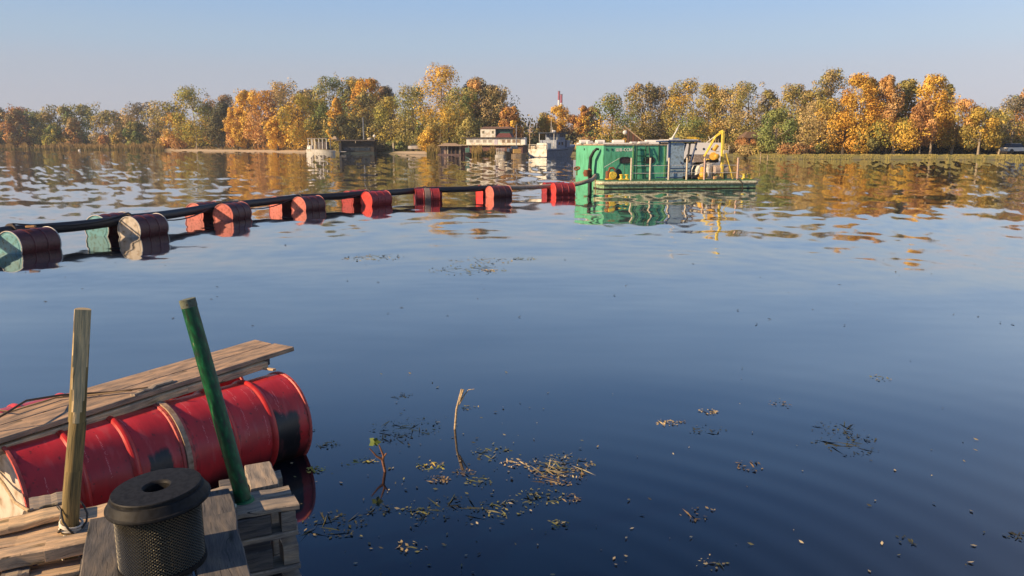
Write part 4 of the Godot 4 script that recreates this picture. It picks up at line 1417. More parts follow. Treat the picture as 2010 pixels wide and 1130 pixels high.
func make_pipeline() -> void:
	var maroon := worn(Color(0.12, 0.024, 0.026), "dirty", 1.5, 0.45)
	var maroon_hoop := worn(Color(0.15, 0.03, 0.03), "dirty", 1.5, 0.45)
	var red := worn(Color(0.38, 0.036, 0.04), "rusty", 1.5, 0.5)
	var white_rim := worn(Color(0.66, 0.62, 0.55), "paint", 3.0, 0.5)
	var teal := worn(Color(0.16, 0.40, 0.44), "paint", 1.6, 0.5)
	var cream := worn(Color(0.62, 0.54, 0.44), "paint", 1.0, 0.6)
	var salmon := worn(Color(0.68, 0.19, 0.15), "paint", 1.6, 0.5)
	var scarlet := worn(Color(0.72, 0.06, 0.05), "paint", 1.6, 0.45)
	# [near end colour, far end colour, body, near label, far label]
	var kinds := [
		[teal, teal, maroon, "float drum outside the picture's edge, first of the pipe", "float drum beyond the pipe outside the picture's edge", true],
		[teal, teal, maroon, "float drum of the pipe just outside the picture's edge", "float drum across the pipe just outside the picture's edge", true],
		[teal, teal, maroon, "maroon float drum with a teal end crossed by a dark shadow", "maroon float drum at the picture's edge behind the teal-ended one", true],
		[cream, teal, maroon, "maroon float drum with a cream white end", "maroon float drum with a teal end behind the pipe", true],
		[salmon, salmon, maroon, "dark float drum with a salmon end, next along the pipe after the cream-ended drum", "salmon-ended float drum behind the pipe where the cables droop", true],
		[salmon, salmon, maroon, "small dark float drum with a salmon end in front of the pipe", "salmon-ended float drum behind the pipe, partly hidden by the black pipe", true],
		[scarlet, red, red, "float drum with a bright scarlet end", "red float drum behind the scarlet-ended one", false],
		[red, red, red, "red float drum with a grey band round its middle", "red float drum hidden behind the grey-banded one", false],
		[salmon, scarlet, maroon, "small brownish float drum with a round salmon end by the beige pipe", "small red float drum peeping out behind the beige pipe", false],
		[scarlet, red, red, "bright red float drum nearest the green dredger", "red float drum behind the pipe next to the green dredger", false],
	]
	var pts := []
	var n := FLOATS.size()
	for i in n:
		var t: Vector3 = (FLOATS[mini(i + 1, n - 1)] - FLOATS[maxi(i - 1, 0)]).normalized()
		if i == n - 1: t = Vector3(0.93, 0, -0.37)
		if i == n - 3: t = Vector3(0.95, 0, -0.3)
		var q := t.cross(Vector3.UP)   # across the pipe
		if q.z < 0: q = -q
		var k: Array = kinds[i]
		var c: Vector3 = FLOATS[i] + Vector3(0, 0.135 + 0.02 * sin(i * 2.3), 0)
		var pipe := c - q * 0.41
		var skew := 0.04 * sin(i * 1.7)
		var t2 := t.rotated(Vector3.UP, skew)
		if i > 1:  # the first two pairs lie outside the picture
			drum("float_drum", k[3], c - t2 * 0.42, c + t2 * 0.42, 0.29, k[2], maroon_hoop if k[5] else k[2], k[0], white_rim if i < 4 else k[0], 0.0, "float drums under the pipeline", [0.34, 0.67])
			var c2: Vector3 = c - q * 0.83 - t * ([0.02, 0.02, 0.02, 0.02, 0.02, 0.1, 0.1, -0.25, -0.1, 0.0][i]) + Vector3(0, 0.015 * cos(i * 1.9), 0)
			var t3 := t.rotated(Vector3.UP, -skew * 1.5)
			drum("float_drum", k[4], c2 - t3 * 0.42, c2 + t3 * 0.42, 0.29, k[2], maroon_hoop if k[5] else k[2], k[1], white_rim if i < 4 else k[1], 0.0, "float drums under the pipeline", [0.34, 0.67])
		pipe.y = 0.34 + 0.012 * sin(i * 1.3)
		pts.append(pipe)
		if i == 7:
			var b := MB.new()
			var z := t2.cross(Vector3.UP)
			b.lathe([Vector2(0.292, -0.10), Vector2(0.301, -0.09), Vector2(0.301, 0.09), Vector2(0.292, 0.10)], 32, Transform3D(Basis(Vector3.UP.cross(t2), t2, Vector3.UP), c))
			single("band", b, worn(Color(0.30, 0.24, 0.22), "dirty", 3.0, 0.7), "grey band strapped round a red float drum", "band")
	pts.append(Vector3(3.05, 0.47, -31.3))
	pts.append(Vector3(3.55, 0.62, -32.9))
	# the pipe: black hose lengths between steel flanges, beige near the dredger
	var curve := Curve3D.new()
	for i in pts.size():
		var t: Vector3 = (pts[mini(i + 1, pts.size() - 1)] - pts[maxi(i - 1, 0)]) * 0.17
		curve.add_point(pts[i], -t, t)
	var o := thing("pipeline", "long black discharge pipe floating on drums out to the green dredger", "pipe")
	var black := mat(Color(0.016, 0.016, 0.02), 0.5)
	var beige := worn(Color(0.46, 0.36, 0.27), "dirty", 1.4, 0.6)
	var steel := worn(Color(0.07, 0.05, 0.045), "rusty", 4.0, 0.6)
	var total := curve.get_baked_length()
	var offs := []
	for p in pts: offs.append(curve.get_closest_offset(p))
	for i in pts.size() - 1:
		var a: float = offs[i]
		var b: float = offs[i + 1]
		var ps := []
		for j in 9:
			var p := curve.sample_baked(lerpf(a, b, j / 8.0))
			p.y -= 0.03 * sin(PI * j / 8.0)
			ps.append(p)
		var m := MB.new()
		m.tube(ps, 0.105 if i < n - 2 else 0.085, 16)
		part("pipe_length", m, black if i < n - 2 else beige, o, "" if i < n - 2 else "sunlit beige length of pipe near the dredger")
	for i in n:
		var f := MB.new()
		var p := curve.sample_baked(offs[i])
		var q := curve.sample_baked(offs[i] + 0.05)
		f.tube([p, q], 0.145, 18)
		part("flange", f, steel, o)
	# slack cables that droop beside the pipe
	var cab := [[2, 3, -0.02, 0.10, "black cable lying slack over the pipe between teal and cream drums"], [3, 4, -0.20, 0.06, "black cable drooping beside the pipe towards the salmon drums"], [4, 5, -0.22, 0.03, "black cable loop hanging near the water between two salmon drums"], [5, 6, -0.16, 0.04, "thin black cable sagging beyond the far salmon drum"], [7, 8, -0.15, 0.06, "black cable sagging behind the grey-banded drum"]]
	for row in cab:
		var ps := []
		for j in 13:
			var t := j / 12.0
			var p := curve.sample_baked(lerpf(offs[row[0]], offs[row[1]], t))
			p += Vector3(0.10 * sin(PI * t) + 0.05, row[2] * sin(PI * t) + row[3] * (1.0 - sin(PI * t)) + 0.04, 0.12 * sin(PI * t))
			ps.append(p)
		var m := MB.new()
		m.tube(ps, 0.016, 6)
		single("cable", m, black, row[4], "cable")
	var rusty := MB.new()
	var rp: Vector3 = FLOATS[2] + Vector3(0.05, 0.44, -0.02)
	rusty.beam(rp + Vector3(-0.09, 0, 0), rp + Vector3(0.10, 0.01, 0.02), 0.05, 0.04, 0.006)
	single("lashing_block", rusty, wood(Color(0.6, 0.36, 0.17)), "orange wooden block lashed on the teal-ended drum", "block")

# ---------------------------------------------------------------- the dredger
func bollard_pair(o: Node3D, c: Vector3, m: Material) -> void:
	var b := MB.new()
	b.box(c + Vector3(0, 0.03, 0), Vector3(0.42, 0.06, 0.22), 0.01)
	part("bollard_base", b, m, o)
	for s in [-1.0, 1.0]:
		var p := MB.new()
		p.lathe([Vector2(0.075, 0.05), Vector2(0.065, 0.10), Vector2(0.065, 0.20), Vector2(0.095, 0.215), Vector2(0.095, 0.25), Vector2(0.001, 0.262)], 14, Transform3D(Basis(), c + Vector3(0.12 * s, 0, 0)))
		part("bollard", p, m, o)

func make_dredger() -> void:
	var at := Vector3(3.89, 0, -33.58)
	var o := thing("dredger", "small green dredger with blue cabin and yellow lifting frame afloat on the river", "dredger", at, deg_to_rad(8.0))
	var green := worn(Color(0.11, 0.46, 0.28), "streak", 0.35, 0.45)
	green.uv1_scale = Vector3(0.9, 0.16, 0.9)
	var green_dark := worn(Color(0.27, 0.46, 0.27), "dirty", 0.5, 0.5)
	var deckg := worn(Color(0.05, 0.20, 0.11), "dirty", 1.0, 0.7)
	var yellow := worn(Color(0.86, 0.66, 0.09), "paint", 1.5, 0.45)
	var orange := worn(Color(0.80, 0.46, 0.06), "paint", 2.5, 0.5)
	var white := worn(Color(0.74, 0.73, 0.70), "paint", 1.0, 0.5)
	var pinkw := worn(Color(0.66, 0.47, 0.40), "paint", 3.0, 0.6)
	var blue := worn(Color(0.34, 0.48, 0.62), "paint", 0.9, 0.45)
	var navy := worn(Color(0.035, 0.085, 0.23), "paint", 1.5, 0.45)
	var black := mat(Color(0.014, 0.014, 0.016), 0.5)
	var rust := worn(Color(0.24, 0.085, 0.045), "rusty", 3.0, 0.8)
	var dgreen := mat(Color(0.008, 0.055, 0.04), 0.5)
	var grey := worn(Color(0.33, 0.29, 0.27), "dirty", 1.2, 0.7)
	var sand := worn(Color(0.50, 0.40, 0.30), "dirty", 1.2, 0.8)
	# side pontoon with a half-round rubbing strake
	var pm := MB.new()
	var L := 7.16
	pm.prism(PackedVector2Array([Vector2(0.0, -0.25), Vector2(0.12, 0.0), Vector2(L - 0.06, 0.0), Vector2(L, -0.1), Vector2(L, -1.45), Vector2(0.0, -1.45)]), -0.45, 0.375)
	part("pontoon", pm, green_dark, o)
	var boot := MB.new()
	boot.prism(PackedVector2Array([Vector2(-0.004, -0.25), Vector2(0.118, 0.005), Vector2(L - 0.056, 0.005), Vector2(L + 0.004, -0.1), Vector2(L + 0.004, -1.4), Vector2(-0.004, -1.4)]), -0.4, 0.05)
	part("waterline_band", boot, mat(Color(0.02, 0.018, 0.014), 0.8), o)
	var dk := MB.new()
	dk.prism(PackedVector2Array([Vector2(0.03, -0.25), Vector2(0.14, -0.03), Vector2(L - 0.08, -0.03), Vector2(L - 0.03, -0.12), Vector2(L - 0.03, -1.42), Vector2(0.03, -1.42)]), 0.376, 0.392)
	part("deck", dk, deckg, o)
	var sk := MB.new()
	sk.tube([Vector3(-0.02, 0.265, -0.62), Vector3(-0.02, 0.265, -0.27), Vector3(0.115, 0.265, 0.0), Vector3(1.5, 0.265, 0.005), Vector3(4.0, 0.265, 0.005), Vector3(L - 0.06, 0.265, 0.004), Vector3(L + 0.012, 0.265, -0.1)], 0.082, 12)
	part("rubbing_strake", sk, worn(Color(0.70, 0.70, 0.52), "dirty", 1.0, 0.4), o)
	# main hull pontoon behind, to the right of the deckhouse
	var hull := MB.new()
	hull.prism(PackedVector2Array([Vector2(3.2, -1.5), Vector2(6.35, -1.5), Vector2(6.35, -3.3), Vector2(3.2, -3.3)]), -0.4, 0.30)
	part("hull", hull, green_dark, o)
	# green deckhouse, its stern end raked towards the pipeline
	var hs := MB.new()
	hs.prism(PackedVector2Array([Vector2(0.49, -1.60), Vector2(3.46, -1.56), Vector2(3.46, -3.5), Vector2(-0.36, -3.5), Vector2(-0.36, -3.2)]), -0.3, 1.90)
	part("deckhouse", hs, green, o)
	var rf := MB.new()
	rf.prism(PackedVector2Array([Vector2(0.47, -1.56), Vector2(3.46, -1.52), Vector2(3.46, -3.54), Vector2(-0.40, -3.54), Vector2(-0.40, -3.2)]), 1.902, 1.955)
	part("deckhouse_roof", rf, sand, o)
	for x in [1.88, 3.38]:
		var seam := MB.new()
		seam.box(Vector3(x, 1.1, -1.578), Vector3(0.07, 1.58, 0.05), 0.008)
		part("wall_stiffener", seam, worn(Color(0.16, 0.42, 0.17), "rusty", 2.0, 0.5), o)
	for x in [1.50, 2.63]:
		var fr := MB.new()
		var gl := MB.new()
		var po := []
		var pi := []
		for k in 24:
			var a := TAU * k / 24.0
			var sx := 0.12 * signf(cos(a))
			po.append(Vector2(sx + 0.15 * cos(a), 0.155 * sin(a)))
			pi.append(Vector2(sx + 0.115 * cos(a), 0.12 * sin(a)))
		var c := Vector3(x, 1.23, -1.575)
		for k in 24:
			var k2 := (k + 1) % 24
			var f := func(q: Vector2, z: float) -> Vector3: return c + Vector3(q.x, q.y, z)
			fr.face([f.call(po[k], 0.03), f.call(po[k2], 0.03), f.call(pi[k2], 0.03), f.call(pi[k], 0.03)], Vector3.BACK)
			fr.face([f.call(po[k], -0.02), f.call(po[k2], -0.02), f.call(po[k2], 0.03), f.call(po[k], 0.03)], Vector3(po[k].x, po[k].y, 0))
			fr.face([f.call(pi[k], -0.02), f.call(pi[k2], -0.02), f.call(pi[k2], 0.03), f.call(pi[k], 0.03)], Vector3(-pi[k].x, -pi[k].y, 0))
		var w := part("porthole", fr, mat(Color(0.02, 0.035, 0.03), 0.6), o)
		var ring := []
		for k in 24: ring.append(c + Vector3(pi[k].x, pi[k].y, 0.008))
		gl.face(ring, Vector3.BACK)
		part("pane", gl, mat(Color(0.05, 0.035, 0.035), 0.12), w)
	var tm := TextMesh.new()
	var sf := SystemFont.new()
	sf.font_names = PackedStringArray(["Droid Sans"])
	sf.font_weight = 700
	tm.font = sf
	tm.text = "ШВ-ССМЗ"
	tm.font_size = 64
	tm.pixel_size = 0.0030
	tm.depth = 0.006
	var tx := part("lettering", tm, mat(Color(0.85, 0.88, 0.80), 0.6), o)
	tx.position = Vector3(1.50, 1.70, -1.577)
	tx.rotation.y = atan2(-0.04, 2.97) * -1.0 * -1.0
	# stern end fittings: outlet pipe, valve, brackets
	var sp := MB.new()
	sp.tube([Vector3(0.30, 1.72, -1.75), Vector3(0.20, 1.74, -1.72), Vector3(0.08, 1.62, -1.78), Vector3(-0.02, 1.35, -1.95), Vector3(-0.03, 0.9, -2.0), Vector3(-0.02, 0.45, -2.0), Vector3(-0.02, -0.2, -2.0)], [0.05, 0.06, 0.07, 0.08, 0.09, 0.095, 0.095], 12)
	part("spud_pipe", sp, mat(Color(0.012, 0.02, 0.02), 0.5), o)
	var vv := MB.new()
	vv.tube([Vector3(-0.36, 0.62, -1.75), Vector3(-0.16, 0.66, -1.78), Vector3(-0.05, 0.80, -1.8)], 0.11, 12)
	vv.tube([Vector3(-0.24, 0.50, -1.74), Vector3(-0.24, 0.80, -1.74)], 0.13, 12)
	part("valve", vv, rust, o)
	var vw := MB.new()
	vw.lathe([Vector2(0.09, -0.02), Vector2(0.15, -0.02), Vector2(0.15, 0.02), Vector2(0.09, 0.02)], 16, Transform3D(Basis.from_euler(Vector3(0.5, 0, 0.3)), Vector3(-0.66, 0.86, -1.9)))
	vw.beam(Vector3(-0.66, 0.55, -1.9), Vector3(-0.66, 0.86, -1.9), 0.04, 0.04)
	vw.beam(Vector3(-0.8, 0.86, -1.9), Vector3(-0.52, 0.86, -1.9), 0.03, 0.03)
	part("hand_wheel", vw, rust, o)
	for x in [-0.27, 0.30, 0.62, 0.86]:
		var bt := MB.new()
		bt.box(Vector3(x, 1.72, -1.60 if x > 0.5 else -2.6 - x * 1.6), Vector3(0.04, 0.10, 0.08), 0.01)
		part("eye_plate", bt, dgreen, o)
	var ln := MB.new()
	ln.tube([Vector3(0.50, 0.92, -1.45), Vector3(1.22, 1.32, -1.54)], 0.012, 6)
	part("heaving_line", ln, white, o)
	for x in [1.5, 2.63]:
		var rs := MB.new()
		rs.box(Vector3(x - 0.02, 0.82, -1.588), Vector3(0.05, 0.5, 0.012), 0.004)
		part("rust_streak", rs, worn(Color(0.13, 0.36, 0.22), "rusty", 3.0, 0.7), o)
	var stake := MB.new()
	stake.tube([Vector3(0.02, -0.3, -1.0), Vector3(0.0, 0.42, -1.0)], 0.03, 8)
	part("mooring_stake", stake, rust, o)
	# roof clutter
	for k in 5:
		var rb := MB.new()
		var x: float = [-0.18, 0.1, 0.62, 2.2, 2.75][k]
		rb.box(Vector3(x, 2.02, -2.9 + 0.2 * (k % 2)), Vector3([0.28, 0.3, 0.26, 0.3, 0.5][k], [0.12, 0.17, 0.14, 0.1, 0.12][k], 0.3), 0.03)
		part("roof_box", rb, white, o)
	# ladder
	var lad := MB.new()
	for x in [2.02, 2.44]:
		lad.beam(Vector3(x, 0.39, -1.45), Vector3(x, 1.88, -1.50), 0.05, 0.05, 0.008)
	part("ladder_rails", lad, dgreen, o)
	for k in 5:
		var rg := MB.new()
		var y := 0.62 + 0.27 * k
		rg.tube([Vector3(2.03, y, -1.455), Vector3(2.43, y, -1.455)], 0.022, 8)
		part("rung", rg, dgreen, o)
	var hr := MB.new()
	var hr2 := MB.new()
	var hr3 := MB.new()
	hr.tube([Vector3(2.58, 1.88, -1.5), Vector3(2.60, 1.35, -1.40), Vector3(2.45, 1.30, -1.40)], 0.022, 8)
	hr2.tube([Vector3(3.08, 1.88, -1.54), Vector3(3.09, 1.2, -1.54)], 0.03, 8)
	hr3.tube([Vector3(2.44, 0.62, -1.42), Vector3(2.58, 0.62, -1.36), Vector3(2.56, 0.39, -1.30)], 0.028, 8)
	part("handrail", hr, dgreen, o)
	part("drain_pipe", hr2, dgreen, o)
	part("ladder_foot", hr3, dgreen, o)
	# deck rail
	for x in [1.36, 2.22, 3.07, 3.90, 4.72, 6.27]:
		var p := MB.new()
		p.tube([Vector3(x, 0.38, -0.10), Vector3(x, 1.36, -0.10)], 0.042, 10)
		part("rail_post", p, pinkw if x > 5.0 or x == 4.72 else worn(Color(0.70, 0.62, 0.48), "paint", 3.0, 0.6), o)
	for y in [0.70, 1.03]:
		var r := MB.new()
		r.tube([Vector3(1.36, y, -0.10), Vector3(2.2, y - 0.012, -0.10), Vector3(3.9, y + 0.006, -0.10), Vector3(4.72, y, -0.10), Vector3(6.27, y, -0.10)], 0.012, 6)
		part("rail_wire", r, white, o)
	# winch at the stern
	var wf := MB.new()
	wf.box(Vector3(0.72, 0.42, -0.75), Vector3(0.62, 0.06, 0.42), 0.01)
	wf.prism(PackedVector2Array([Vector2(0.48, -0.60), Vector2(0.80, -0.60), Vector2(0.80, -0.56), Vector2(0.48, -0.56)]), 0.44, 0.74, Transform3D(), 0.3)
	part("winch_frame", wf, orange, o)
	var wd := MB.new()
	wd.lathe([Vector2(0.001, -0.06), Vector2(0.22, -0.06), Vector2(0.24, -0.03), Vector2(0.24, 0.03), Vector2(0.22, 0.06), Vector2(0.001, 0.06)], 22, Transform3D(Basis(Vector3.RIGHT, PI * 0.5).rotated(Vector3.UP, 0.5), Vector3(0.92, 0.64, -0.7)))
	part("winch_drum", wd, mat(Color(0.02, 0.035, 0.045), 0.6), o)
	var wg := MB.new()
	wg.lathe([Vector2(0.001, -0.05), Vector2(0.16, -0.05), Vector2(0.16, 0.05), Vector2(0.001, 0.05)], 18, Transform3D(Basis(Vector3.RIGHT, PI * 0.5), Vector3(0.66, 0.60, -0.52)))
	part("winch_gear", wg, yellow, o)
	var wr := MB.new()
	wr.box(Vector3(0.47, 0.60, -0.70), Vector3(0.16, 0.36, 0.24), 0.04)
	wr.tube([Vector3(0.52, 0.78, -0.7), Vector3(0.56, 0.90, -0.7), Vector3(0.70, 0.92, -0.68), Vector3(0.80, 0.82, -0.66)], 0.05, 8)
	part("winch_motor", wr, rust, o)
	bollard_pair(o, Vector3(1.10, 0.39, -0.30), yellow)
	bollard_pair(o, Vector3(6.82, 0.39, -0.35), yellow)
	# blue cabin
	var x0 := 3.48
	var x1 := 4.80
	var z0 := -1.42
	var z1 := -2.75
	for q in [[x0, z0], [x0, z1]]:
		var p := MB.new()
		p.box(Vector3(q[0] + 0.04, 1.22, q[1]), Vector3(0.08, 1.68, 0.08), 0.01)
		part("corner_post", p, navy, o)
	for z in [z0, z1]:
		var p := MB.new()
		p.beam(Vector3(x1 + 0.02, 2.04, z), Vector3(x1 - 0.22, 1.2, z), 0.07, 0.07, 0.01)
		p.box(Vector3(x1 - 0.22, 0.80, z), Vector3(0.07, 0.82, 0.07), 0.01)
		part("corner_post", p, navy, o)
	var dr := MB.new()
	dr.box(Vector3(x0 + 0.42, 1.21, z0 + 0.005), Vector3(0.66, 1.64, 0.045), 0.01)
	var door := part("door", dr, blue, o)
	var hd := MB.new()
	hd.box(Vector3(x0 + 0.60, 1.12, z0 + 0.045), Vector3(0.03, 0.10, 0.04), 0.008)
	part("handle", hd, black, door)
	for z in [z0, z1]:
		var lp := MB.new()
		lp.box(Vector3(x0 + 0.93, 0.76, z), Vector3(0.34, 0.74, 0.04), 0.008)
		part("lower_panel", lp, blue, o)
	var bk := MB.new()
	bk.box(Vector3(x0 + 0.40, 0.76, z1), Vector3(0.64, 0.74, 0.04), 0.008)
	part("lower_panel", bk, blue, o)
	var mul := MB.new()
	mul.beam(Vector3(x0 + 1.02, 2.02, z0), Vector3(x0 + 0.93, 1.14, z0), 0.06, 0.11, 0.01)
	mul.box(Vector3(x0 + 0.96, 1.14, z0), Vector3(0.40, 0.05, 0.05), 0.008)
	mul.box(Vector3(x0 + 1.04, 2.0, z0), Vector3(0.56, 0.06, 0.06), 0.008)
	mul.box(Vector3(x0 + 0.70, 1.98, z1), Vector3(1.3, 0.06, 0.06), 0.008)
	part("window_frame", mul, mat(Color(0.02, 0.02, 0.025), 0.5), o)
	for q in [[z0, 0.78, 1.26], [z1, 0.12, 1.22]]:
		var pn := MB.new()
		pn.face([Vector3(x0 + q[1], 1.16, q[0]), Vector3(x1 - 0.24, 1.16, q[0]), Vector3(x1 - 0.01, 1.97, q[0]), Vector3(x0 + q[1], 1.97, q[0])], Vector3.BACK)
		part("pane", pn, glass(Color(0.5, 0.6, 0.65), 0.06), o)
	var cons := MB.new()
	cons.box(Vector3(x0 + 0.95, 1.02, -2.2), Vector3(0.35, 0.5, 0.4), 0.03)
	cons.tube([Vector3(x0 + 0.98, 1.25, -2.1), Vector3(x0 + 0.92, 1.5, -2.05)], 0.03, 8)
	part("console", cons, mat(Color(0.03, 0.025, 0.02), 0.7), o)
	var cr := MB.new()
	cr.box(Vector3((x0 + x1) * 0.5 + 0.03, 2.085, (z0 + z1) * 0.5), Vector3(x1 - x0 + 0.30, 0.06, z0 - z1 + 0.26), 0.015)
	part("cabin_roof", cr, navy, o)
	var cr2 := MB.new()
	cr2.box(Vector3((x0 + x1) * 0.5 + 0.05, 2.14, (z0 + z1) * 0.5 - 0.05), Vector3(x1 - x0 + 0.1, 0.05, z0 - z1), 0.015)
	cr2.box(Vector3(x0 + 0.5, 2.20, -2.1), Vector3(0.4, 0.08, 0.3), 0.02)
	part("roof_cover", cr2, white, o)
	for q in [[Vector3(x0 + 0.05, 0.39, z0 + 0.12), Vector3(x0 + 0.05, 0.92, z0 + 0.12)], [Vector3(x0 + 0.80, 0.39, z0 + 0.12), Vector3(x0 + 0.80, 0.92, z0 + 0.12)], [Vector3(x0 - 0.15, 0.86, z0 + 0.12), Vector3(x0 + 1.0, 0.86, z0 + 0.12)], [Vector3(x0 - 0.6, 0.45, z0 + 0.14), Vector3(x0 + 1.0, 0.45, z0 + 0.14)]]:
		var b := MB.new()
		b.tube(q, 0.025, 8)
		part("step_rail", b, navy, o)
	# antenna
	var an := MB.new()
	an.tube([Vector3(x0 + 0.30, 2.15, -1.9), Vector3(x0 + 0.52, 2.55, -1.9), Vector3(x0 + 0.66, 2.86, -1.9)], [0.05, 0.03, 0.015], 8)
	an.tube([Vector3(x0 + 0.40, 2.18, -1.9), Vector3(x0 + 0.44, 2.42, -1.9)], 0.02, 6)
	an.box(Vector3(x0 + 0.55, 2.62, -1.9), Vector3(0.10, 0.10, 0.06), 0.02)
	part("antenna", an, white, o)
	# machinery: white engine cover, tarp, hoses, motor
	var ec := MB.new()
	var ring := []
	for k in 11:
		var a := PI * k / 10.0
		ring.append(Vector2(5.30 - 0.52 * cos(a) , 0.39 + 0.74 * pow(sin(a), 0.55)))
	for k in 10:
		var p: Vector2 = ring[k]
		var q: Vector2 = ring[k + 1]
		ec.face([Vector3(p.x, p.y, -1.15), Vector3(q.x, q.y, -1.15), Vector3(q.x, q.y, -2.3), Vector3(p.x, p.y, -2.3)], Vector3((p.x + q.x) * 0.5 - 5.3, (p.y + q.y) * 0.5 - 0.4, 0))
		ec.face([Vector3(5.3, 0.39, -1.15), Vector3(p.x, p.y, -1.15), Vector3(q.x, q.y, -1.15)], Vector3.BACK)
	part("engine_cover", ec, white, o)
	var cy := MB.new()
	cy.tube([Vector3(5.22, 0.42, -0.92), Vector3(5.22, 1.05, -0.92)], 0.15, 16)
	part("white_cylinder", cy, white, o)
	var tp := MB.new()
	tp.prism(PackedVector2Array([Vector2(4.62, -1.2), Vector2(5.62, -1.2), Vector2(5.62, -2.5), Vector2(4.62, -2.5)]), 1.14, 1.48, Transform3D(), 0.22)
	part("tarpaulin", tp, grey, o)
	var hz := MB.new()
	hz.tube([Vector3(4.98, 0.95, -0.85), Vector3(5.02, 1.12, -0.85), Vector3(5.14, 1.22, -0.85), Vector3(5.35, 1.20, -0.85), Vector3(5.55, 1.16, -0.85)], 0.05, 10)
	hz.tube([Vector3(4.0, 0.45, -0.8), Vector3(4.25, 0.52, -0.8), Vector3(4.55, 0.50, -0.78), Vector3(4.85, 0.62, -0.78)], 0.07, 10)
	hz.tube([Vector3(4.9, 0.58, -0.85), Vector3(4.93, 0.95, -0.85)], 0.06, 10)
	part("hose", hz, black, o)
	var pp := MB.new()
	pp.ball(Vector3(4.16, 0.50, -0.62), Vector3(0.14, 0.12, 0.12), 14)
	pp.box(Vector3(4.45, 0.46, -0.6), Vector3(0.36, 0.14, 0.2), 0.04)
	part("pump", pp, mat(Color(0.02, 0.022, 0.03), 0.4), o)
	var mo := MB.new()
	mo.ball(Vector3(4.86, 0.58, -0.55), Vector3(0.20, 0.19, 0.17), 16)
	mo.tube([Vector3(4.82, 0.66, -0.55), Vector3(4.82, 0.94, -0.55)], [0.13, 0.10], 12)
	mo.box(Vector3(4.72, 0.45, -0.5), Vector3(0.3, 0.12, 0.2), 0.03)
	part("motor", mo, orange, o)
	var gc := MB.new()
	gc.tube([Vector3(5.42, 0.80, -0.75), Vector3(6.02, 0.80, -0.75)], 0.24, 18)
	part("cable_drum", gc, worn(Color(0.52, 0.45, 0.42), "dirty", 2.0, 0.7), o)
	for x in [5.52, 5.95]:
		var lg := MB.new()
		lg.box(Vector3(x, 0.47, -0.75), Vector3(0.08, 0.22, 0.35), 0.01)
		part("drum_cradle", lg, green_dark, o)
	# yellow lifting frame
	var fm := MB.new()
	fm.beam(Vector3(5.72, 0.39, -0.55), Vector3(5.72, 2.52, -0.62), 0.12, 0.13, 0.015)
	part("mast", fm, yellow, o)
	var dg := MB.new()
	dg.beam(Vector3(5.74, 2.54, -0.62), Vector3(5.44, 2.30, -0.75), 0.08, 0.10, 0.012)
	dg.beam(Vector3(5.46, 2.34, -0.75), Vector3(5.06, 1.40, -1.05), 0.08, 0.09, 0.012)
	dg.beam(Vector3(5.58, 2.45, -0.72), Vector3(5.76, 2.53, -0.66), 0.09, 0.14, 0.012)
	part("boom", dg, yellow, o)
	var bc := MB.new()
	bc.beam(Vector3(5.02, 1.26, -1.0), Vector3(5.60, 1.22, -0.66), 0.07, 0.09, 0.01)
	part("brace", bc, yellow, o)
	var sr := MB.new()
	sr.beam(Vector3(5.86, 1.56, -0.5), Vector3(6.20, 0.40, -0.42), 0.045, 0.045, 0.008)
	part("stay", sr, yellow, o)
	var br := MB.new()
	br.box(Vector3(5.86, 1.60, -0.55), Vector3(0.26, 0.16, 0.10), 0.015)
	br.box(Vector3(6.0, 1.78, -0.55), Vector3(0.03, 0.24, 0.03), 0.0)
	br.beam(Vector3(5.12, 1.55, -0.9), Vector3(5.8, 1.66, -0.6), 0.03, 0.03)
	part("bracket", br, worn(Color(0.70, 0.64, 0.50), "paint", 3.0, 0.6), o)
	var wn := MB.new()
	wn.tube([Vector3(5.26, 1.42, -0.50), Vector3(5.46, 1.42, -0.95)], 0.17, 18)
	wn.ball(Vector3(5.42, 1.40, -0.46), Vector3(0.13, 0.13, 0.08), 14)
	part("winch_drum", wn, orange, o)
	var wn2 := MB.new()
	wn2.tube([Vector3(5.36, 1.68, -0.7), Vector3(5.52, 1.90, -0.72)], 0.09, 10)
	part("winch_motor", wn2, orange, o)
	var wn3 := MB.new()
	wn3.tube([Vector3(5.18, 1.22, -0.7), Vector3(5.55, 1.24, -0.62)], 0.10, 12)
	part("chain_box", wn3, black, o)
	var st := MB.new()
	st.beam(Vector3(5.12, 2.02, -1.0), Vector3(5.42, 2.32, -0.75), 0.03, 0.03)
	st.beam(Vector3(5.2, 2.3, -1.0), Vector3(5.3, 2.0, -0.95), 0.025, 0.025)
	part("strut", st, white, o)
	var lv := MB.new()
	for k in 3:
		lv.beam(Vector3(5.52 + 0.09 * k, 0.39, -0.35), Vector3(5.48 + 0.12 * k, 0.72, -0.35), 0.03, 0.03)
	lv.box(Vector3(5.45, 0.46, -0.4), Vector3(0.36, 0.14, 0.14), 0.02)
	part("lever", lv, worn(Color(0.66, 0.42, 0.2), "rusty", 4.0, 0.6), o)
	var ro := MB.new()
	ro.tube([Vector3(6.24, 0.44, -0.1), Vector3(6.32, 0.36, 0.07), Vector3(6.42, 0.26, 0.10), Vector3(6.46, 0.05, 0.09), Vector3(6.47, -0.1, 0.09)], 0.02, 6)
	part("mooring_rope", ro, mat(Color(0.05, 0.04, 0.03), 0.9), o)
	var bu := MB.new()
	bu.box(spot(1124, 377, 0.06) * 1.0, Vector3(0.10, 0.16, 0.10), 0.03)
	single("buoy", bu, white, "small white can floating by the dredger's green end", "buoy")

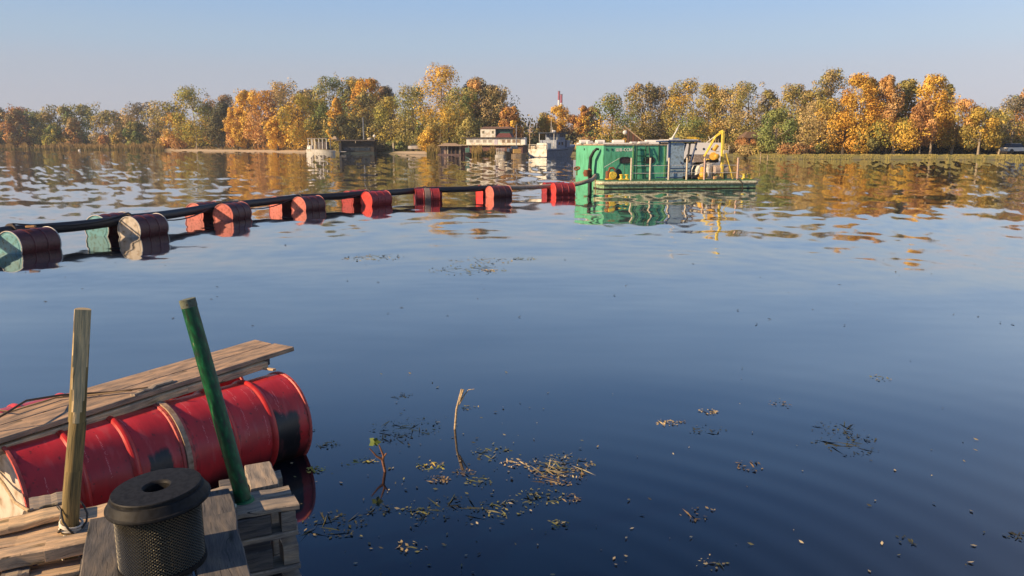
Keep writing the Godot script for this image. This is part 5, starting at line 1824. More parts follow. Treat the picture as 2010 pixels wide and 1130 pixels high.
# ---------------------------------------------------------------- vessels and buildings of the far bank
func hull_mesh(L: float, W: float, h0: float, h1: float, bow: float, square := 0.85, flare := 0.82, deep := 0.4) -> MB:
	# x from stern (0) to bow (L); sheer from h0 to h1; bow = share of the length that narrows
	var m := MB.new()
	var n := 16
	var secs := []
	for i in n + 1:
		var t := float(i) / n
		var w := W * 0.5 * lerpf(square, 1.0, smoothstep(0.0, 0.3, t))
		if t > 1.0 - bow:
			var q := (t - (1.0 - bow)) / bow
			w *= sqrt(maxf(1.0 - q * q, 0.0)) * 0.98 + 0.02
		var h := lerpf(h0, h1, t * t)
		var f := lerpf(flare, 0.45, smoothstep(1.0 - bow, 1.0, t))
		var rake := 0.5 * h1 * smoothstep(1.0 - bow, 1.0, t)
		var x := t * (L - 0.5 * h1)
		secs.append([Vector3(x, -deep, -w * f * 0.8), Vector3(x + rake * 0.35, 0.05, -w * f), Vector3(x + rake, h, -w), Vector3(x + rake, h, w), Vector3(x + rake * 0.35, 0.05, w * f), Vector3(x, -deep, w * f * 0.8)])
	for i in n:
		for k in 5:
			var a: Array = secs[i]
			var b: Array = secs[i + 1]
			var out := Vector3(0.0, 0.0, -1.0) if k < 2 else (Vector3.UP if k == 2 else Vector3.BACK)
			m.face([a[k], b[k], b[k + 1], a[k + 1]], out)
	m.face(secs[0], Vector3.LEFT)
	m.face(secs[n], Vector3.RIGHT)
	return m

func window_on(o: Node3D, wall: Node3D, c: Vector3, w: float, h: float, frame: Material, pane: Material, turn := 0.0) -> void:
	# a window in a wall that faces +z before it is turned
	var xf := Transform3D(Basis(Vector3.UP, turn), c)
	var f := MB.new()
	var t := minf(w, h) * 0.1
	for s in [-1.0, 1.0]:
		f.box(Vector3(s * (w - t) * 0.5, 0, 0.01), Vector3(t, h, 0.06), 0.0, xf)
		f.box(Vector3(0, s * (h - t) * 0.5, 0.012), Vector3(w - t * 2.0, t, 0.06), 0.0, xf)
	var win := part("window", f, frame, o)
	var p := MB.new()
	p.box(Vector3(0, 0, 0.0), Vector3(w - t * 2.0, h - t * 2.0, 0.03), 0.0, xf)
	part("pane", p, pane, win)

func make_far() -> void:
	var white := worn(Color(0.82, 0.79, 0.70), "paint", 0.15, 0.5)
	var bright := mat(Color(0.80, 0.78, 0.74), 0.5)
	var cream := worn(Color(0.70, 0.62, 0.46), "dirty", 0.5, 0.7)
	var bluegrey := worn(Color(0.28, 0.33, 0.42), "paint", 0.4, 0.5)
	var bluegrey_dark := worn(Color(0.11, 0.135, 0.19), "paint", 0.4, 0.5)
	var dark_pane := mat(Color(0.02, 0.03, 0.05), 0.12)
	var black := mat(Color(0.016, 0.016, 0.018), 0.6)
	var navy := worn(Color(0.05, 0.08, 0.14), "paint", 0.5, 0.6)
	var maroon := worn(Color(0.17, 0.05, 0.055), "dirty", 0.4, 0.7)
	var brown := worn(Color(0.20, 0.13, 0.085), "dirty", 0.5, 0.85)
	var tan := worn(Color(0.52, 0.40, 0.27), "dirty", 0.5, 0.8)
	var yellow := worn(Color(0.74, 0.50, 0.05), "paint", 1.0, 0.5)
	var dgreen := worn(Color(0.025, 0.09, 0.08), "paint", 0.5, 0.5)
	# white motor barge right behind the dredger
	var o := thing("motor_barge", "white motor barge with portholes and yellow roof rail behind the dredger", "barge", Vector3(far_x(1130, 60.0), 0, -60.5), 0.0)
	var bl := 11.1
	var hm := MB.new()
	hm.prism(PackedVector2Array([Vector2(0, 1.6), Vector2(bl, 1.6), Vector2(bl + 0.5, 0), Vector2(bl, -1.6), Vector2(0, -1.6)]), -0.4, 0.75)
	part("hull", hm, bluegrey, o)
	var sh := MB.new()
	sh.prism(PackedVector2Array([Vector2(0.2, 1.2), Vector2(bl - 0.05, 1.2), Vector2(bl - 0.25, -1.2), Vector2(0.2, -1.2)]), 0.75, 2.10)
	part("deckhouse", sh, bright, o)
	for k in 9:
		var pn := MB.new()
		pn.lathe([Vector2(0.0, 0.0), Vector2(0.09, 0.0), Vector2(0.09, -0.04)], 14, Transform3D(Basis(Vector3.RIGHT, PI * 0.5), Vector3(bl - 0.75 - 1.05 * k * (0.6 if k < 3 else 1.0), 1.62, 1.215)))
		part("porthole", pn, dark_pane, o)
	for k in 9:
		var ps := MB.new()
		ps.tube([Vector3(bl - 2.0 + 0.22 * k, 2.1, 1.0), Vector3(bl - 2.0 + 0.22 * k, 2.38, 1.0)], 0.022, 6)
		part("rail_post", ps, tan, o)
	var rr := MB.new()
	for y in [2.25, 2.38]:
		rr.tube([Vector3(bl - 2.0, y, 1.0), Vector3(bl - 0.2, y, 1.0), Vector3(bl - 0.2, y, -0.9)], 0.02, 6)
	part("roof_rail", rr, yellow, o)
	var yb := MB.new()
	yb.beam(Vector3(bl - 1.95, 2.10, 0.9), Vector3(bl - 1.95, 2.5, 0.9), 0.12, 0.2)
	yb.beam(Vector3(bl - 2.6, 2.48, 0.9), Vector3(bl - 1.7, 2.42, 0.9), 0.10, 0.14)
	part("davit", yb, yellow, o)
	for k in 4:
		var bx := MB.new()
		bx.box(Vector3([0.7, 1.9, 3.3, 6.0][k], 2.2, 0.2), Vector3([0.8, 0.7, 0.9, 1.2][k], 0.22, 0.7), 0.04)
		part("roof_box", bx, bright, o)
	# grey motor ship: white stern towards the sun, grey side in shade
	var d := 126.0
	var a := deg_to_rad(57.0)
	o = thing("motor_ship", "grey and white motor ship with a navy wheelhouse moored beyond the dredger", "ship", Vector3(far_x(1056, d), 0, -d - 0.5), a)
	var hl := MB.new()
	hl = hull_mesh(11.5, 4.3, 1.25, 2.1, 0.42)
	part("hull", hl, bluegrey, o)
	var ts := MB.new()
	ts.box(Vector3(-0.06, 0.68, 0), Vector3(0.1, 1.2, 3.5), 0.02)
	part("transom", ts, white, o, "sunlit white stern")
	var bw := MB.new()
	bw.box(Vector3(0.05, 0.6, 0.35), Vector3(0.2, 1.0, 0.35), 0.08)
	part("fender", bw, black, o)
	var band := MB.new()
	for s in [-1.0, 1.0]:
		band.tube([Vector3(0.1, 1.0, 1.86 * s), Vector3(3.0, 1.08, 2.16 * s), Vector3(6.2, 1.25, 2.16 * s)], 0.06, 6)
	part("rubbing_strake", band, navy, o)
	var dh := MB.new()
	dh.box(Vector3(5.6, 1.95, 0), Vector3(4.6, 1.6, 3.2), 0.05)
	part("deckhouse", dh, bluegrey, o)
	var dd := MB.new()
	dd.box(Vector3(6.5, 2.1, 1.61), Vector3(0.6, 1.2, 0.04), 0.01)
	part("door", dd, navy, o)
	for x in [4.2, 5.2]:
		window_on(o, o, Vector3(x, 2.2, 1.6), 0.6, 0.5, bluegrey_dark, dark_pane)
	var wh := MB.new()
	wh.box(Vector3(5.7, 3.3, 0), Vector3(2.2, 1.1, 2.6), 0.05)
	part("wheelhouse", wh, bluegrey, o)
	for x in [5.1, 5.75, 6.4]:
		window_on(o, o, Vector3(x, 3.5, 1.3), 0.58, 0.55, bluegrey_dark, mat(Color(0.015, 0.03, 0.09), 0.1))
	for z in [-0.8, 0.0, 0.8]:
		window_on(o, o, Vector3(4.59, 3.5, z), 0.7, 0.55, bluegrey_dark, mat(Color(0.015, 0.03, 0.09), 0.1), -PI * 0.5)
	var wr := MB.new()
	wr.box(Vector3(4.9, 3.92, 0), Vector3(4.6, 0.10, 3.1), 0.02)
	part("canopy", wr, navy, o)
	for q in [Vector3(2.8, 0, 1.4), Vector3(2.8, 0, -1.4), Vector3(3.8, 0, 1.4)]:
		var cp := MB.new()
		cp.tube([Vector3(q.x, 1.2, q.z), Vector3(q.x, 3.9, q.z)], 0.05, 8)
		part("canopy_post", cp, white, o)
	var lv := MB.new()
	lv.box(Vector3(1.1, 1.75, 0.5), Vector3(1.5, 1.0, 1.9), 0.06)
	part("engine_house", lv, white, o)
	var lv2 := MB.new()
	lv2.box(Vector3(2.4, 1.6, -0.9), Vector3(1.2, 0.7, 1.2), 0.06)
	lv2.box(Vector3(0.5, 1.5, -1.1), Vector3(0.7, 0.6, 0.8), 0.06)
	part("deck_locker", lv2, cream, o)
	var rl := MB.new()
	for z in [-1.8, -1.2, -0.6, 0.0, 0.6, 1.2, 1.8]:
		rl.tube([Vector3(0.05, 1.25, z), Vector3(0.05, 2.0, z)], 0.025, 5)
	rl.tube([Vector3(0.05, 2.0, -1.8), Vector3(0.05, 2.0, 1.8)], 0.03, 6)
	rl.tube([Vector3(0.05, 1.65, -1.8), Vector3(0.05, 1.65, 1.8)], 0.02, 6)
	for x in [7.6, 8.4, 9.2, 10.0]:
		rl.tube([Vector3(x, 1.7, 1.6 - (x - 7.6) * 0.3), Vector3(x, 2.7, 1.6 - (x - 7.6) * 0.3)], 0.025, 5)
	part("railing", rl, white, o)
	for q in [[Vector3(3.9, 3.95, 0.2), 2.4], [Vector3(5.4, 3.95, -0.4), 1.0]]:
		var mst := MB.new()
		mst.tube([q[0], q[0] + Vector3(0, q[1], 0)], [0.05, 0.02], 6)
		mst.ball(q[0] + Vector3(0.2, 0.25, 0.3), Vector3(0.2, 0.2, 0.2), 10)
		part("mast", mst, bright, o)
	# thin masts between the vessels
	for q in [[1040.0, 243.0, 133.0, "cream mast with a crossbar between the houseboat and the motor ship", true], [1013.5, 245.0, 140.0, "grey pole mast at the end of the white houseboat", false]]:
		var mm := MB.new()
		var x := far_x(q[0], q[2])
		var y := height_at(q[1], q[2])
		mm.tube([Vector3(0, -1.0, 0), Vector3(0, y, 0)], [0.11, 0.05], 8)
		if q[4]:
			mm.tube([Vector3(-0.5, y - 1.0, 0), Vector3(0.5, y - 0.9, 0)], 0.05, 6)
			mm.tube([Vector3(-0.3, y - 1.5, 0), Vector3(0.4, y - 1.5, 0)], 0.04, 6)
		single("mast", mm, tan if q[4] else bluegrey, q[3], "mast", "", "", Vector3(x, 0, -q[2]))
	# small boats beside it
	d = 129.0
	o = thing("motor_boat", "little white motor boat with railed deck beside the reeds", "boat", Vector3(far_x(972, d), 0, -d), deg_to_rad(-4.0))
	part("hull", hull_mesh(2.1, 1.2, 0.35, 0.45, 0.3), white, o)
	var cb := MB.new()
	cb.box(Vector3(0.9, 0.62, 0), Vector3(1.2, 0.5, 0.8), 0.05)
	part("cabin", cb, cream, o)
	var pr := MB.new()
	for x in [0.25, 0.55, 0.85, 1.15, 1.5]:
		pr.tube([Vector3(x, 0.35, 0.5), Vector3(x, 1.35, 0.5)], 0.03, 5)
	pr.tube([Vector3(0.2, 1.35, 0.5), Vector3(1.6, 1.3, 0.5)], 0.03, 5)
	part("railing", pr, bright, o)
	o = thing("motor_boat", "black-bowed boat between the white and the yellowish boats", "boat", Vector3(far_x(1010, d - 2), 0, -d + 2), deg_to_rad(205.0))
	part("hull", hull_mesh(1.9, 1.3, 0.7, 1.0, 0.5), black, o)
	var cb2 := MB.new()
	cb2.box(Vector3(0.7, 1.1, 0), Vector3(1.0, 0.6, 0.9), 0.08)
	part("cabin", cb2, navy, o)
	o = thing("motor_boat", "yellowish wooden boat moored at the white stern of the motor ship", "boat", Vector3(far_x(1004, d - 3), 0, -d + 3), deg_to_rad(3.0))
	part("hull", hull_mesh(2.6, 1.4, 0.55, 0.7, 0.35), tan, o)
	var cb3 := MB.new()
	cb3.box(Vector3(0.9, 0.95, 0), Vector3(1.3, 0.7, 1.0), 0.06)
	part("cabin", cb3, worn(Color(0.6, 0.40, 0.14), "dirty", 1.0, 0.7), o)
	var cb4 := MB.new()
	cb4.box(Vector3(0.5, 1.5, -0.6), Vector3(1.2, 0.5, 0.6), 0.1)
	part("cover", cb4, navy, o)
	# two storey white houseboat
	d = 160.0
	o = thing("houseboat", "long white two storey houseboat with dark roofs and a maroon side", "houseboat", Vector3(far_x(919, 148.0), 0, -151.5), deg_to_rad(-12.0))
	o.scale = Vector3.ONE * 0.925
	var y0 := height_at(284, d)
	var y1 := height_at(269, d)
	var y2 := height_at(251, d)
	var W := 11.6
	var base := MB.new()
	base.box(Vector3(W * 0.5 - 0.6, y0 * 0.5 - 0.2, 0), Vector3(W + 2.0, y0 + 0.4, 5.0), 0.05)
	part("base_storey", base, worn(Color(0.24, 0.12, 0.10), "dirty", 0.4, 0.8), o)
	var fl := MB.new()
	fl.box(Vector3(W * 0.5 - 0.7, y0 + 0.09, 0.3), Vector3(W + 2.6, 0.16, 5.4), 0.02)
	part("deck", fl, cream, o)
	var lw := MB.new()
	lw.box(Vector3(W * 0.5, (y0 + y1) * 0.5 + 0.05, 0), Vector3(W, y1 - y0 - 0.2, 4.4), 0.03)
	part("lower_wall", lw, white, o)
	var k := 0
	for x in [1.1, 2.5, 3.9, 5.1]:
		window_on(o, o, Vector3(x, (y0 + y1) * 0.5 + 0.1, 2.2), 0.9, 0.7, bright, worn(Color(0.45, 0.42, 0.36), "paint", 1.0, 0.3))
	for x in [7.9, 9.0, 10.1, 11.0]:
		window_on(o, o, Vector3(x, (y0 + y1) * 0.5 + 0.1, 2.2), 0.7, 0.7, cream, worn(Color(0.30, 0.22, 0.16), "paint", 1.0, 0.3))
	var dr := MB.new()
	dr.box(Vector3(6.3, (y0 + y1) * 0.5 - 0.1, 2.21), Vector3(0.7, 1.3, 0.06), 0.01)
	part("door", dr, worn(Color(0.62, 0.60, 0.72), "paint", 1.0, 0.5), o)
	var rf := MB.new()
	rf.box(Vector3(W * 0.5 - 0.3, y1 + 0.03, 0.2), Vector3(W + 1.6, 0.18, 4.7), 0.02)
	part("lower_roof", rf, worn(Color(0.10, 0.08, 0.075), "dirty", 0.6, 0.8), o)
	var uw := MB.new()
	uw.box(Vector3(4.5, (y1 + y2) * 0.5 + 0.05, 0), Vector3(3.2, y2 - y1 - 0.15, 3.4), 0.03)
	part("upper_wall", uw, white, o)
	for x in [3.5, 5.5]:
		window_on(o, o, Vector3(x, (y1 + y2) * 0.5 + 0.25, 1.7), 0.45, 0.6, cream, worn(Color(0.20, 0.20, 0.14), "paint", 1.0, 0.3))
	var ug := MB.new()
	ug.box(Vector3(7.6, (y1 + y2) * 0.5 + 0.45, -0.3), Vector3(2.9, (y2 - y1) * 0.55, 2.8), 0.03)
	part("glazed_room", ug, dgreen, o)
	var um := MB.new()
	um.prism(PackedVector2Array([Vector2(6.2, 1.9), Vector2(9.6, 1.9), Vector2(9.6, -1.6), Vector2(6.2, -1.6)]), y1 + 0.13, y1 + 0.95, Transform3D(), 0.35)
	part("maroon_roof", um, maroon, o)
	var ur := MB.new()
	ur.prism(PackedVector2Array([Vector2(2.6, 1.82), Vector2(9.7, 1.82), Vector2(9.7, -2.1), Vector2(2.6, -2.1)]), y2 + 0.0, y2 + 0.45, Transform3D(), 0.25)
	part("upper_roof", ur, worn(Color(0.19, 0.12, 0.095), "dirty", 0.6, 0.8), o)
	var wl := MB.new()
	wl.box(Vector3(W + 0.3, (y0 + y1) * 0.5 + 0.1, 1.4), Vector3(1.2, 1.5, 1.6), 0.05)
	part("side_house", wl, bright, o)
	for x in [1.5, 3.0, 5.4, 7.0, 8.6, 10.4]:
		var sup := MB.new()
		sup.box(Vector3(x, y0 * 0.5 - 0.1, 2.56), Vector3(0.14, y0, 0.12), 0.0)
		part("pile", sup, brown, o)
	# dark houseboat
	d = 178.0
	o = thing("houseboat", "dark flat roofed houseboat with mast pole and satellite dish", "houseboat", Vector3(far_x(668, d), 0, -d - 2.0), 0.0)
	W = 7.7
	var r1 := height_at(275.5, d)
	var hb := MB.new()
	hb.box(Vector3(W * 0.5, 0.05, 0), Vector3(W + 0.3, 0.7, 4.4), 0.05)
	part("pontoon", hb, worn(Color(0.03, 0.055, 0.06), "dirty", 0.5, 0.6), o)
	var hw := MB.new()
	hw.box(Vector3(W * 0.5, (r1 + 0.4) * 0.5, -0.3), Vector3(W - 0.1, r1 - 0.4, 3.4), 0.04)
	part("wall", hw, worn(Color(0.045, 0.04, 0.04), "dirty", 0.5, 0.8), o)
	for x in [1.3, 2.5, 3.7, 4.9, 6.1]:
		window_on(o, o, Vector3(x, 1.05, 1.42), 1.1, 0.7, worn(Color(0.03, 0.06, 0.08), "paint", 1.0, 0.5), dark_pane)
	var hf := MB.new()
	hf.box(Vector3(W * 0.5 - 0.4, r1 + 0.1, 0.1), Vector3(W + 1.6, 0.24, 4.8), 0.03)
	part("flat_roof", hf, worn(Color(0.05, 0.045, 0.042), "dirty", 0.6, 0.8), o)
	var edge := MB.new()
	edge.box(Vector3(W * 0.5 - 0.4, r1 - 0.05, 2.46), Vector3(W + 1.5, 0.10, 0.10), 0.01)
	part("fascia", edge, worn(Color(0.26, 0.22, 0.19), "dirty", 0.6, 0.8), o)
	var en := MB.new()
	en.box(Vector3(-0.1, 1.4, 0.4), Vector3(0.5, 2.2, 3.0), 0.03)
	part("end_wall", en, tan, o, "sunlit tan end wall")
	var gb := MB.new()
	gb.prism(PackedVector2Array([Vector2(-2.3, 1.2), Vector2(-0.9, 1.2), Vector2(-0.9, -1.2), Vector2(-2.3, -1.2)]), r1 + 0.25, r1 + 1.0, Transform3D(), 0.75)
	part("gable", gb, tan, o)
	var stp := MB.new()
	stp.box(Vector3(0.6, 0.46, 2.25), Vector3(1.6, 0.10, 0.4), 0.02)
	part("gangway", stp, bright, o)
	var po := MB.new()
	po.tube([Vector3(4.7, 0.4, -1.8), Vector3(4.7, height_at(229, d), -1.8)], [0.16, 0.09], 8)
	part("mast_pole", po, bluegrey, o)
	var ds := MB.new()
	ds.ball(Vector3(7.6, r1 + 1.0, 0.6), Vector3(0.32, 0.32, 0.14), 14)
	ds.tube([Vector3(7.6, r1, 0.5), Vector3(7.6, r1 + 0.9, 0.5)], 0.05, 6)
	part("satellite_dish", ds, bright, o)
	var dm := MB.new()
	dm.ball(Vector3(6.6, r1 + 0.25, 0.8), Vector3(0.65, 0.42, 0.65), 14)
	part("dome", dm, cream, o)
	var lp := MB.new()
	lp.box(Vector3(3.6, r1 - 0.35, 2.4), Vector3(0.14, 0.55, 0.1), 0.02)
	part("lamp_bracket", lp, cream, o)
	# white cabin boat at its end
	o = thing("cabin_boat", "white cabin boat with open frame canopy beside the dark houseboat", "boat", Vector3(far_x(605, d), 0, -d), deg_to_rad(-16.0))
	part("hull", hull_mesh(7.0, 2.4, 1.0, 0.7, 0.5), white, o)
	for x in [0.6, 1.4, 2.2, 3.3, 4.2, 5.2]:
		for z in [-0.9, 0.9]:
			var cp := MB.new()
			cp.box(Vector3(x, 2.2, z), Vector3(0.36 if x == 2.2 else 0.10, 2.4, 0.1), 0.0)
			part("canopy_post", cp, cream if x == 2.2 else bright, o)
	var cn := MB.new()
	cn.box(Vector3(2.9, 3.42, 0), Vector3(5.0, 0.12, 2.1), 0.03)
	part("canopy", cn, worn(Color(0.48, 0.45, 0.42), "dirty", 0.6, 0.8), o)
	var cbx := MB.new()
	cbx.box(Vector3(3.6, 1.9, -0.3), Vector3(2.6, 1.6, 1.2), 0.05)
	part("cabin", cbx, worn(Color(0.10, 0.085, 0.09), "dirty", 0.6, 0.7), o)
	var wp := MB.new()
	wp.prism(PackedVector2Array([Vector2(0.25, 1.0), Vector2(1.1, 1.0), Vector2(1.1, -1.0), Vector2(0.25, -1.0)]), 1.1, 1.9, Transform3D(), 0.2)
	part("windscreen", wp, bright, o)
	# the spit: tent, white post, upturned boat
	d = 186.0
	o = thing("tent", "white and tan canvas shelter on the spit behind the dark bush", "tent", Vector3(far_x(752, d), 0.6, -d), deg_to_rad(10.0))
	var tn := MB.new()
	tn.prism(PackedVector2Array([Vector2(-1.8, 1.0), Vector2(1.6, 1.0), Vector2(1.6, -1.0), Vector2(-1.8, -1.0)]), 0.9, 1.7, Transform3D(), 0.55)
	part("canvas", tn, cream, o)
	for x in [-1.6, 1.4]:
		var tp := MB.new()
		tp.tube([Vector3(x, -0.5, 0.9), Vector3(x, 0.95, 0.9)], 0.07, 6)
		part("pole", tp, tan, o)
	var wpst := MB.new()
	wpst.box(Vector3.ZERO, Vector3(0.34, 2.0, 0.3), 0.03)
	single("post", wpst, cream, "pale square post standing on the spit beside the tent", "post", "", "", Vector3(far_x(772, 180.0), 1.5, -180.0))
	d = 168.0
	o = thing("rowing_boat", "white boat lying pulled up on the sand of the spit", "boat", Vector3(far_x(801, d), height_at(291.5, d), -d), deg_to_rad(4.0))
	part("hull", hull_mesh(3.1, 1.3, 0.55, 0.75, 0.4, 0.8, 0.7, 0.1), bright, o)
	var bc := MB.new()
	bc.box(Vector3(1.4, 0.72, 0), Vector3(1.9, 0.16, 0.9), 0.05)
	part("cover", bc, bluegrey_dark, o)
	# boathouse
	d = 150.0
	o = thing("boathouse", "low boathouse with a tan hipped roof standing in the reeds", "boathouse", Vector3(far_x(862, d), 0.0, -d), 0.0)
	W = 4.2
	var ey := height_at(286.5, d)
	var fz := 0.25
	var bf := MB.new()
	bf.box(Vector3(W * 0.5, 0.1, 0), Vector3(W + 0.3, 0.35, 3.0), 0.03)
	part("floor_raft", bf, worn(Color(0.22, 0.15, 0.15), "dirty", 0.8, 0.8), o)
	var lwall := MB.new()
	lwall.box(Vector3(0.95, (ey + fz) * 0.5, 0.8), Vector3(1.0, ey - fz, 0.12), 0.01)
	part("wall", lwall, worn(Color(0.48, 0.35, 0.29), "dirty", 0.8, 0.8), o)
	var bwall := MB.new()
	bwall.box(Vector3(W * 0.5, (ey + fz) * 0.5, -1.1), Vector3(W, ey - fz, 0.12), 0.01)
	part("wall", bwall, worn(Color(0.07, 0.055, 0.06), "dirty", 0.8, 0.9), o)
	for x in [0.06, 0.36, 1.72, 2.5, 3.3, 4.1]:
		var cp := MB.new()
		cp.box(Vector3(x, (ey + fz) * 0.5, 1.05), Vector3(0.12 if x != 1.72 else 0.2, ey - fz, 0.12), 0.01)
		part("post", cp, cream if x in [1.72, 4.1] else brown, o)
	for x in [2.1, 2.9, 3.7]:
		var sc := MB.new()
		sc.box(Vector3(x, fz + 0.4, 0.9), Vector3(0.62, 0.7, 0.06), 0.01)
		part("screen", sc, worn(Color(0.09, 0.075, 0.085), "dirty", 1.0, 0.8), o)
	var brf := MB.new()
	brf.prism(PackedVector2Array([Vector2(-0.3, 1.7), Vector2(W + 0.3, 1.7), Vector2(W + 0.3, -1.7), Vector2(-0.3, -1.7)]), ey, ey + 0.55, Transform3D(), 0.55)
	part("roof", brf, worn(Color(0.46, 0.34, 0.24), "dirty", 0.8, 0.85), o)
	o = thing("jetty", "low dark jetty of planks beside the boathouse", "jetty", Vector3(far_x(852, 151.0), 0, -151.0), 0.0)
	for i in 5:
		var jp := MB.new()
		jp.box(Vector3(0.2 * i, 0.22, 0), Vector3(0.185, 0.07, 1.6), 0.008)
		part("plank", jp, brown, o)
	d = 145.0
	o = thing("small_boat", "small dark boat with a green mast frame near the boathouse", "boat", Vector3(far_x(913, d), 0, -d), 0.0)
	part("hull", hull_mesh(1.7, 1.0, 0.5, 0.6, 0.35), black, o)
	var gm := MB.new()
	gm.tube([Vector3(0.65, 0.4, 0), Vector3(0.65, 2.0, 0)], 0.06, 6)
	gm.box(Vector3(0.45, 1.0, 0), Vector3(0.8, 0.9, 0.7), 0.05)
	part("frame", gm, worn(Color(0.10, 0.24, 0.20), "paint", 1.0, 0.6), o)
	# beach cabin
	d = 262.0
	o = thing("beach_cabin", "small teal beach changing cabin on the sand", "cabin", Vector3(far_x(470, d), bank(470, 14.0), -d), 0.2)
	var bc1 := MB.new()
	bc1.box(Vector3(0, 1.0, 0), Vector3(1.3, 1.4, 1.3), 0.02)
	part("walls", bc1, worn(Color(0.20, 0.52, 0.56), "paint", 0.8, 0.6), o)
	for x in [-0.6, 0.6]:
		for z in [-0.6, 0.6]:
			var lg := MB.new()
			lg.box(Vector3(x, 0.1, z), Vector3(0.08, 0.5, 0.08), 0.0)
			part("leg", lg, bluegrey, o)
	var bird := MB.new()
	bird.ball(Vector3(0, 0.12, 0), Vector3(0.45, 0.28, 0.22), 12)
	bird.ball(Vector3(0.38, 0.42, 0), Vector3(0.14, 0.16, 0.12), 10)
	bird.tube([Vector3(0.28, 0.15, 0), Vector3(0.38, 0.4, 0)], 0.09, 8)
	single("bird", bird, bright, "white water bird swimming before the reed bed", "bird", "", "", Vector3(far_x(155, 280.0), 0, -280.0))
	# striped chimneys far behind
	for q in [[1096.2, 179.0, "striped chimney, taller of the two above the forked orange tree"], [1103.0, 183.0, "striped chimney, shorter of the two above the forked orange tree"]]:
		d = 900.0
		o = thing("chimney", q[2], "chimney", Vector3(far_x(q[0], d), 0, -d - (20.0 if q[1] > 180 else 0.0)), 0.0, "power station chimneys")
		var th := height_at(q[1], d)
		var zb := th * 0.0 + th - 9.8
		var c1 := MB.new()
		c1.tube([Vector3(0, 0, 0), Vector3(0, zb, 0)], [2.0, 1.3], 16)
		part("shaft", c1, bright, o)
		var c2 := MB.new()
		c2.tube([Vector3(0, zb, 0), Vector3(0, th, 0)], [1.31, 1.25], 16)
		part("red_band", c2, mat(Color(0.34, 0.04, 0.07), 0.7), o)
		var c3 := MB.new()
		c3.tube([Vector3(0, th - 0.6, 0), Vector3(0, th + 0.4, 0)], 1.38, 16)
		part("rim", c3, mat(Color(0.2, 0.12, 0.14), 0.7), o)
	# hut behind the dredger
	d = 152.0
	o = thing("hut", "wooden hut with a long brown sloping roof behind the dredger", "hut", Vector3(far_x(1234, d), 0.6, -d - 3.0), deg_to_rad(-8.0))
	var hy := height_at(250, d) - 0.6
	var hx := MB.new()
	hx.face([Vector3(0, 0, 1.5), Vector3(4.4, 0, 1.5), Vector3(4.4, 0.9, 1.5), Vector3(0.2, hy - 0.1, 1.5), Vector3(0, hy - 0.1, 1.5)], Vector3.BACK)
	hx.face([Vector3(0, 0, 1.5), Vector3(0, hy - 0.1, 1.5), Vector3(0, hy - 0.1, -2), Vector3(0, 0, -2)], Vector3.LEFT)
	hx.face([Vector3(4.4, 0, 1.5), Vector3(4.4, 0.9, 1.5), Vector3(4.4, 0.9, -2), Vector3(4.4, 0, -2)], Vector3.RIGHT)
	hx.face([Vector3(0, 0, -2), Vector3(4.4, 0, -2), Vector3(4.4, 0.9, -2), Vector3(0, hy - 0.1, -2)], Vector3.FORWARD)
	part("walls", hx, worn(Color(0.10, 0.065, 0.05), "dirty", 0.8, 0.9), o)
	for i in 7:
		var pk := MB.new()
		var x := 0.3 + i * 0.5
		pk.box(Vector3(x, (hy - x * 0.62) * 0.5, 1.53), Vector3(0.34, hy - x * 0.72, 0.05), 0.0)
		part("plank", pk, worn(Color([0.16, 0.11, 0.2, 0.13, 0.17, 0.12, 0.15][i], 0.085, 0.06), "dirty", 1.0, 0.9), o)
	var rs := MB.new()
	rs.beam(Vector3(-0.5, hy + 0.25, -0.2), Vector3(4.9, 0.75, -0.2), 4.6, 0.14)
	part("roof", rs, worn(Color(0.30, 0.17, 0.10), "dirty", 0.8, 0.85), o)
	var fb := MB.new()
	fb.beam(Vector3(-0.5, hy + 0.26, 2.14), Vector3(4.9, 0.76, 2.14), 0.08, 0.22)
	part("bargeboard", fb, tan, o)
	var ds2 := MB.new()
	ds2.ball(Vector3(0, 0, 0), Vector3(0.42, 0.42, 0.2), 14)
	var dso := thing("satellite_dish", "round white dish on a pole beside the brown hut", "satellite dish", Vector3(far_x(1226, 150.0), height_at(260, 150.0), -150.0))
	part("dish", ds2, bright, dso)
	var dsp := MB.new()
	dsp.tube([Vector3(0, -height_at(260, 150.0) + 0.4, -0.1), Vector3(0, 0, -0.1)], 0.06, 6)
	part("pole", dsp, brown, dso)
	# cottage among the trees
	d = 132.0
	o = thing("cottage", "little pinkish cottage half hidden among tan trees", "cottage", Vector3(far_x(1480, d), bank(1480, 16.0), -d - 3.0), 0.1)
	var ch := MB.new()
	ch.box(Vector3(0, 1.5, 0), Vector3(2.6, 2.2, 2.4), 0.02)
	part("wall", ch, worn(Color(0.36, 0.22, 0.19), "dirty", 0.8, 0.8), o)
	var cf := MB.new()
	cf.box(Vector3(0.1, 0.95, 1.4), Vector3(2.4, 0.12, 0.6), 0.02)
	part("porch", cf, cream, o)
	window_on(o, o, Vector3(0.3, 1.7, 1.2), 0.8, 0.7, brown, dark_pane)
	var crf := MB.new()
	crf.prism(PackedVector2Array([Vector2(-1.7, 1.6), Vector2(1.7, 1.6), Vector2(1.7, -1.6), Vector2(-1.7, -1.6)]), 2.6, 3.7, Transform3D(), 0.7)
	part("roof", crf, brown, o)
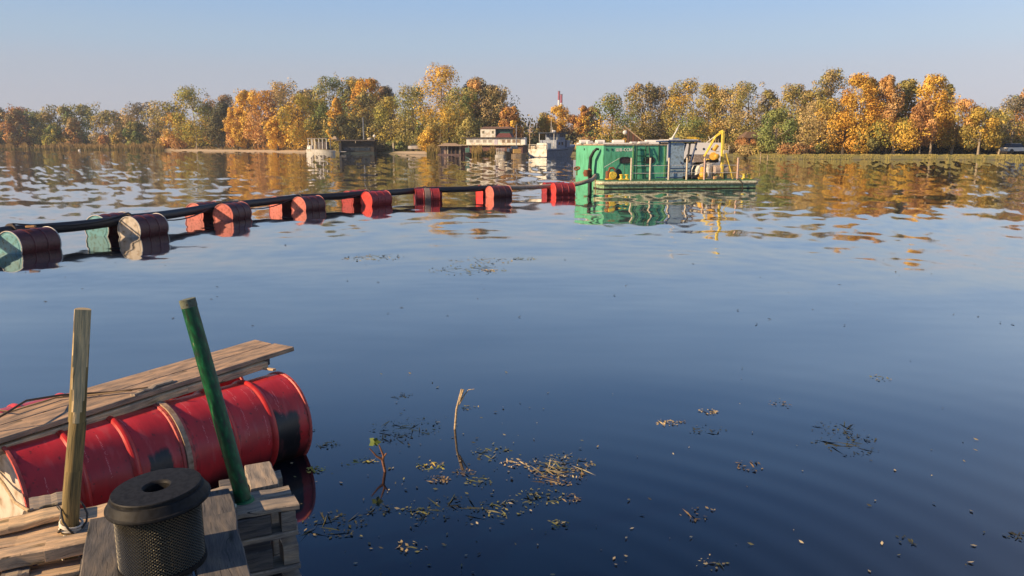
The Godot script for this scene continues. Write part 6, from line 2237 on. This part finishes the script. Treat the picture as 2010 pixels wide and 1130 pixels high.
	# small things on the grassy bank
	for q in [[1660.0, "grey box, one of two under the orange trees, beside the slim trunk"], [1673.0, "grey box, wider of two under the orange trees"]]:
		var gbx := MB.new()
		gbx.box(Vector3(0, 0.25, 0), Vector3(0.55 if q[0] < 1665 else 0.7, 0.5, 0.4), 0.02)
		gbx.box(Vector3(0, 0.54, 0), Vector3(0.65, 0.06, 0.5), 0.01)
		single("utility_box", gbx, worn(Color(0.13, 0.12, 0.16), "paint", 1.0, 0.6), q[1], "box", "boxes under the trees", "", Vector3(far_x(q[0], 116.0), 0.75, -116.0))
	o = thing("car", "white car parked at the end of the bank under the last trees", "car", Vector3(far_x(1992, 114.0), 0.78, -114.0), 0.2)
	var cbody := MB.new()
	cbody.prism(PackedVector2Array([Vector2(-1.9, 0.75), Vector2(1.8, 0.75), Vector2(2.0, 0.45), Vector2(2.0, -0.45), Vector2(1.8, -0.75), Vector2(-1.9, -0.75)]), 0.28, 0.82, Transform3D(), 0.04)
	part("body", cbody, bright, o)
	var ccab := MB.new()
	ccab.prism(PackedVector2Array([Vector2(-1.5, 0.68), Vector2(0.9, 0.68), Vector2(0.9, -0.68), Vector2(-1.5, -0.68)]), 0.82, 1.36, Transform3D(), 0.26)
	part("windows", ccab, dark_pane, o)
	var crof := MB.new()
	crof.box(Vector3(-0.3, 1.37, 0), Vector3(1.7, 0.05, 1.05), 0.02)
	part("roof", crof, bright, o)
	for x in [-1.2, 1.25]:
		for z in [-0.72, 0.72]:
			var wl2 := MB.new()
			wl2.lathe([Vector2(0.0, -0.1), Vector2(0.29, -0.1), Vector2(0.31, 0.0), Vector2(0.29, 0.1), Vector2(0.0, 0.1)], 16, Transform3D(Basis(Vector3.RIGHT, PI * 0.5), Vector3(x, 0.30, z)))
			part("wheel", wl2, black, o)
	o = thing("bench", "low wooden bench by the water under the last trees", "bench", Vector3(far_x(1968, 108.0), bank(1968, 5.0), -108.0), 0.3)
	var sb := MB.new()
	sb.box(Vector3(0, 0.45, 0), Vector3(1.6, 0.07, 0.35), 0.01)
	part("seat", sb, tan, o)
	for x in [-0.65, 0.65]:
		var lg := MB.new()
		lg.box(Vector3(x, 0.2, 0), Vector3(0.08, 0.46, 0.3), 0.0)
		part("leg", lg, brown, o)
	# stakes in the shallows
	for q in [[1494.0, 306.5, 0.95, "thin stake at the water's edge, nearest the green willow"], [1508.0, 306.0, 0.6, "short stake in the shallows in front of the green willow"], [613.0, 300.0, 1.9, "white mooring pile at the stern of the white cabin boat"], [1962.0, 300.0, 0.9, "white post on the bank next to the low bench"]]:
		var sk := MB.new()
		var dd2 := shore(q[0]) - 2.0 if q[0] != 1962.0 else 107.0
		sk.tube([Vector3(0, -0.5, 0), Vector3(0, q[2], 0)], 0.06, 8)
		single("stake", sk, cream if q[0] in [613.0, 1962.0] else tan, q[3], "stake", "", "", Vector3(far_x(q[0], dd2), 0.0 if q[0] != 1962.0 else 0.5, -dd2))

func _ready() -> void:
	make_light()
	make_wood()
	make_river()
	make_ground()
	make_plants()
	make_far()
	make_dredger()
	make_pipeline()
	make_near()
	make_water_things()
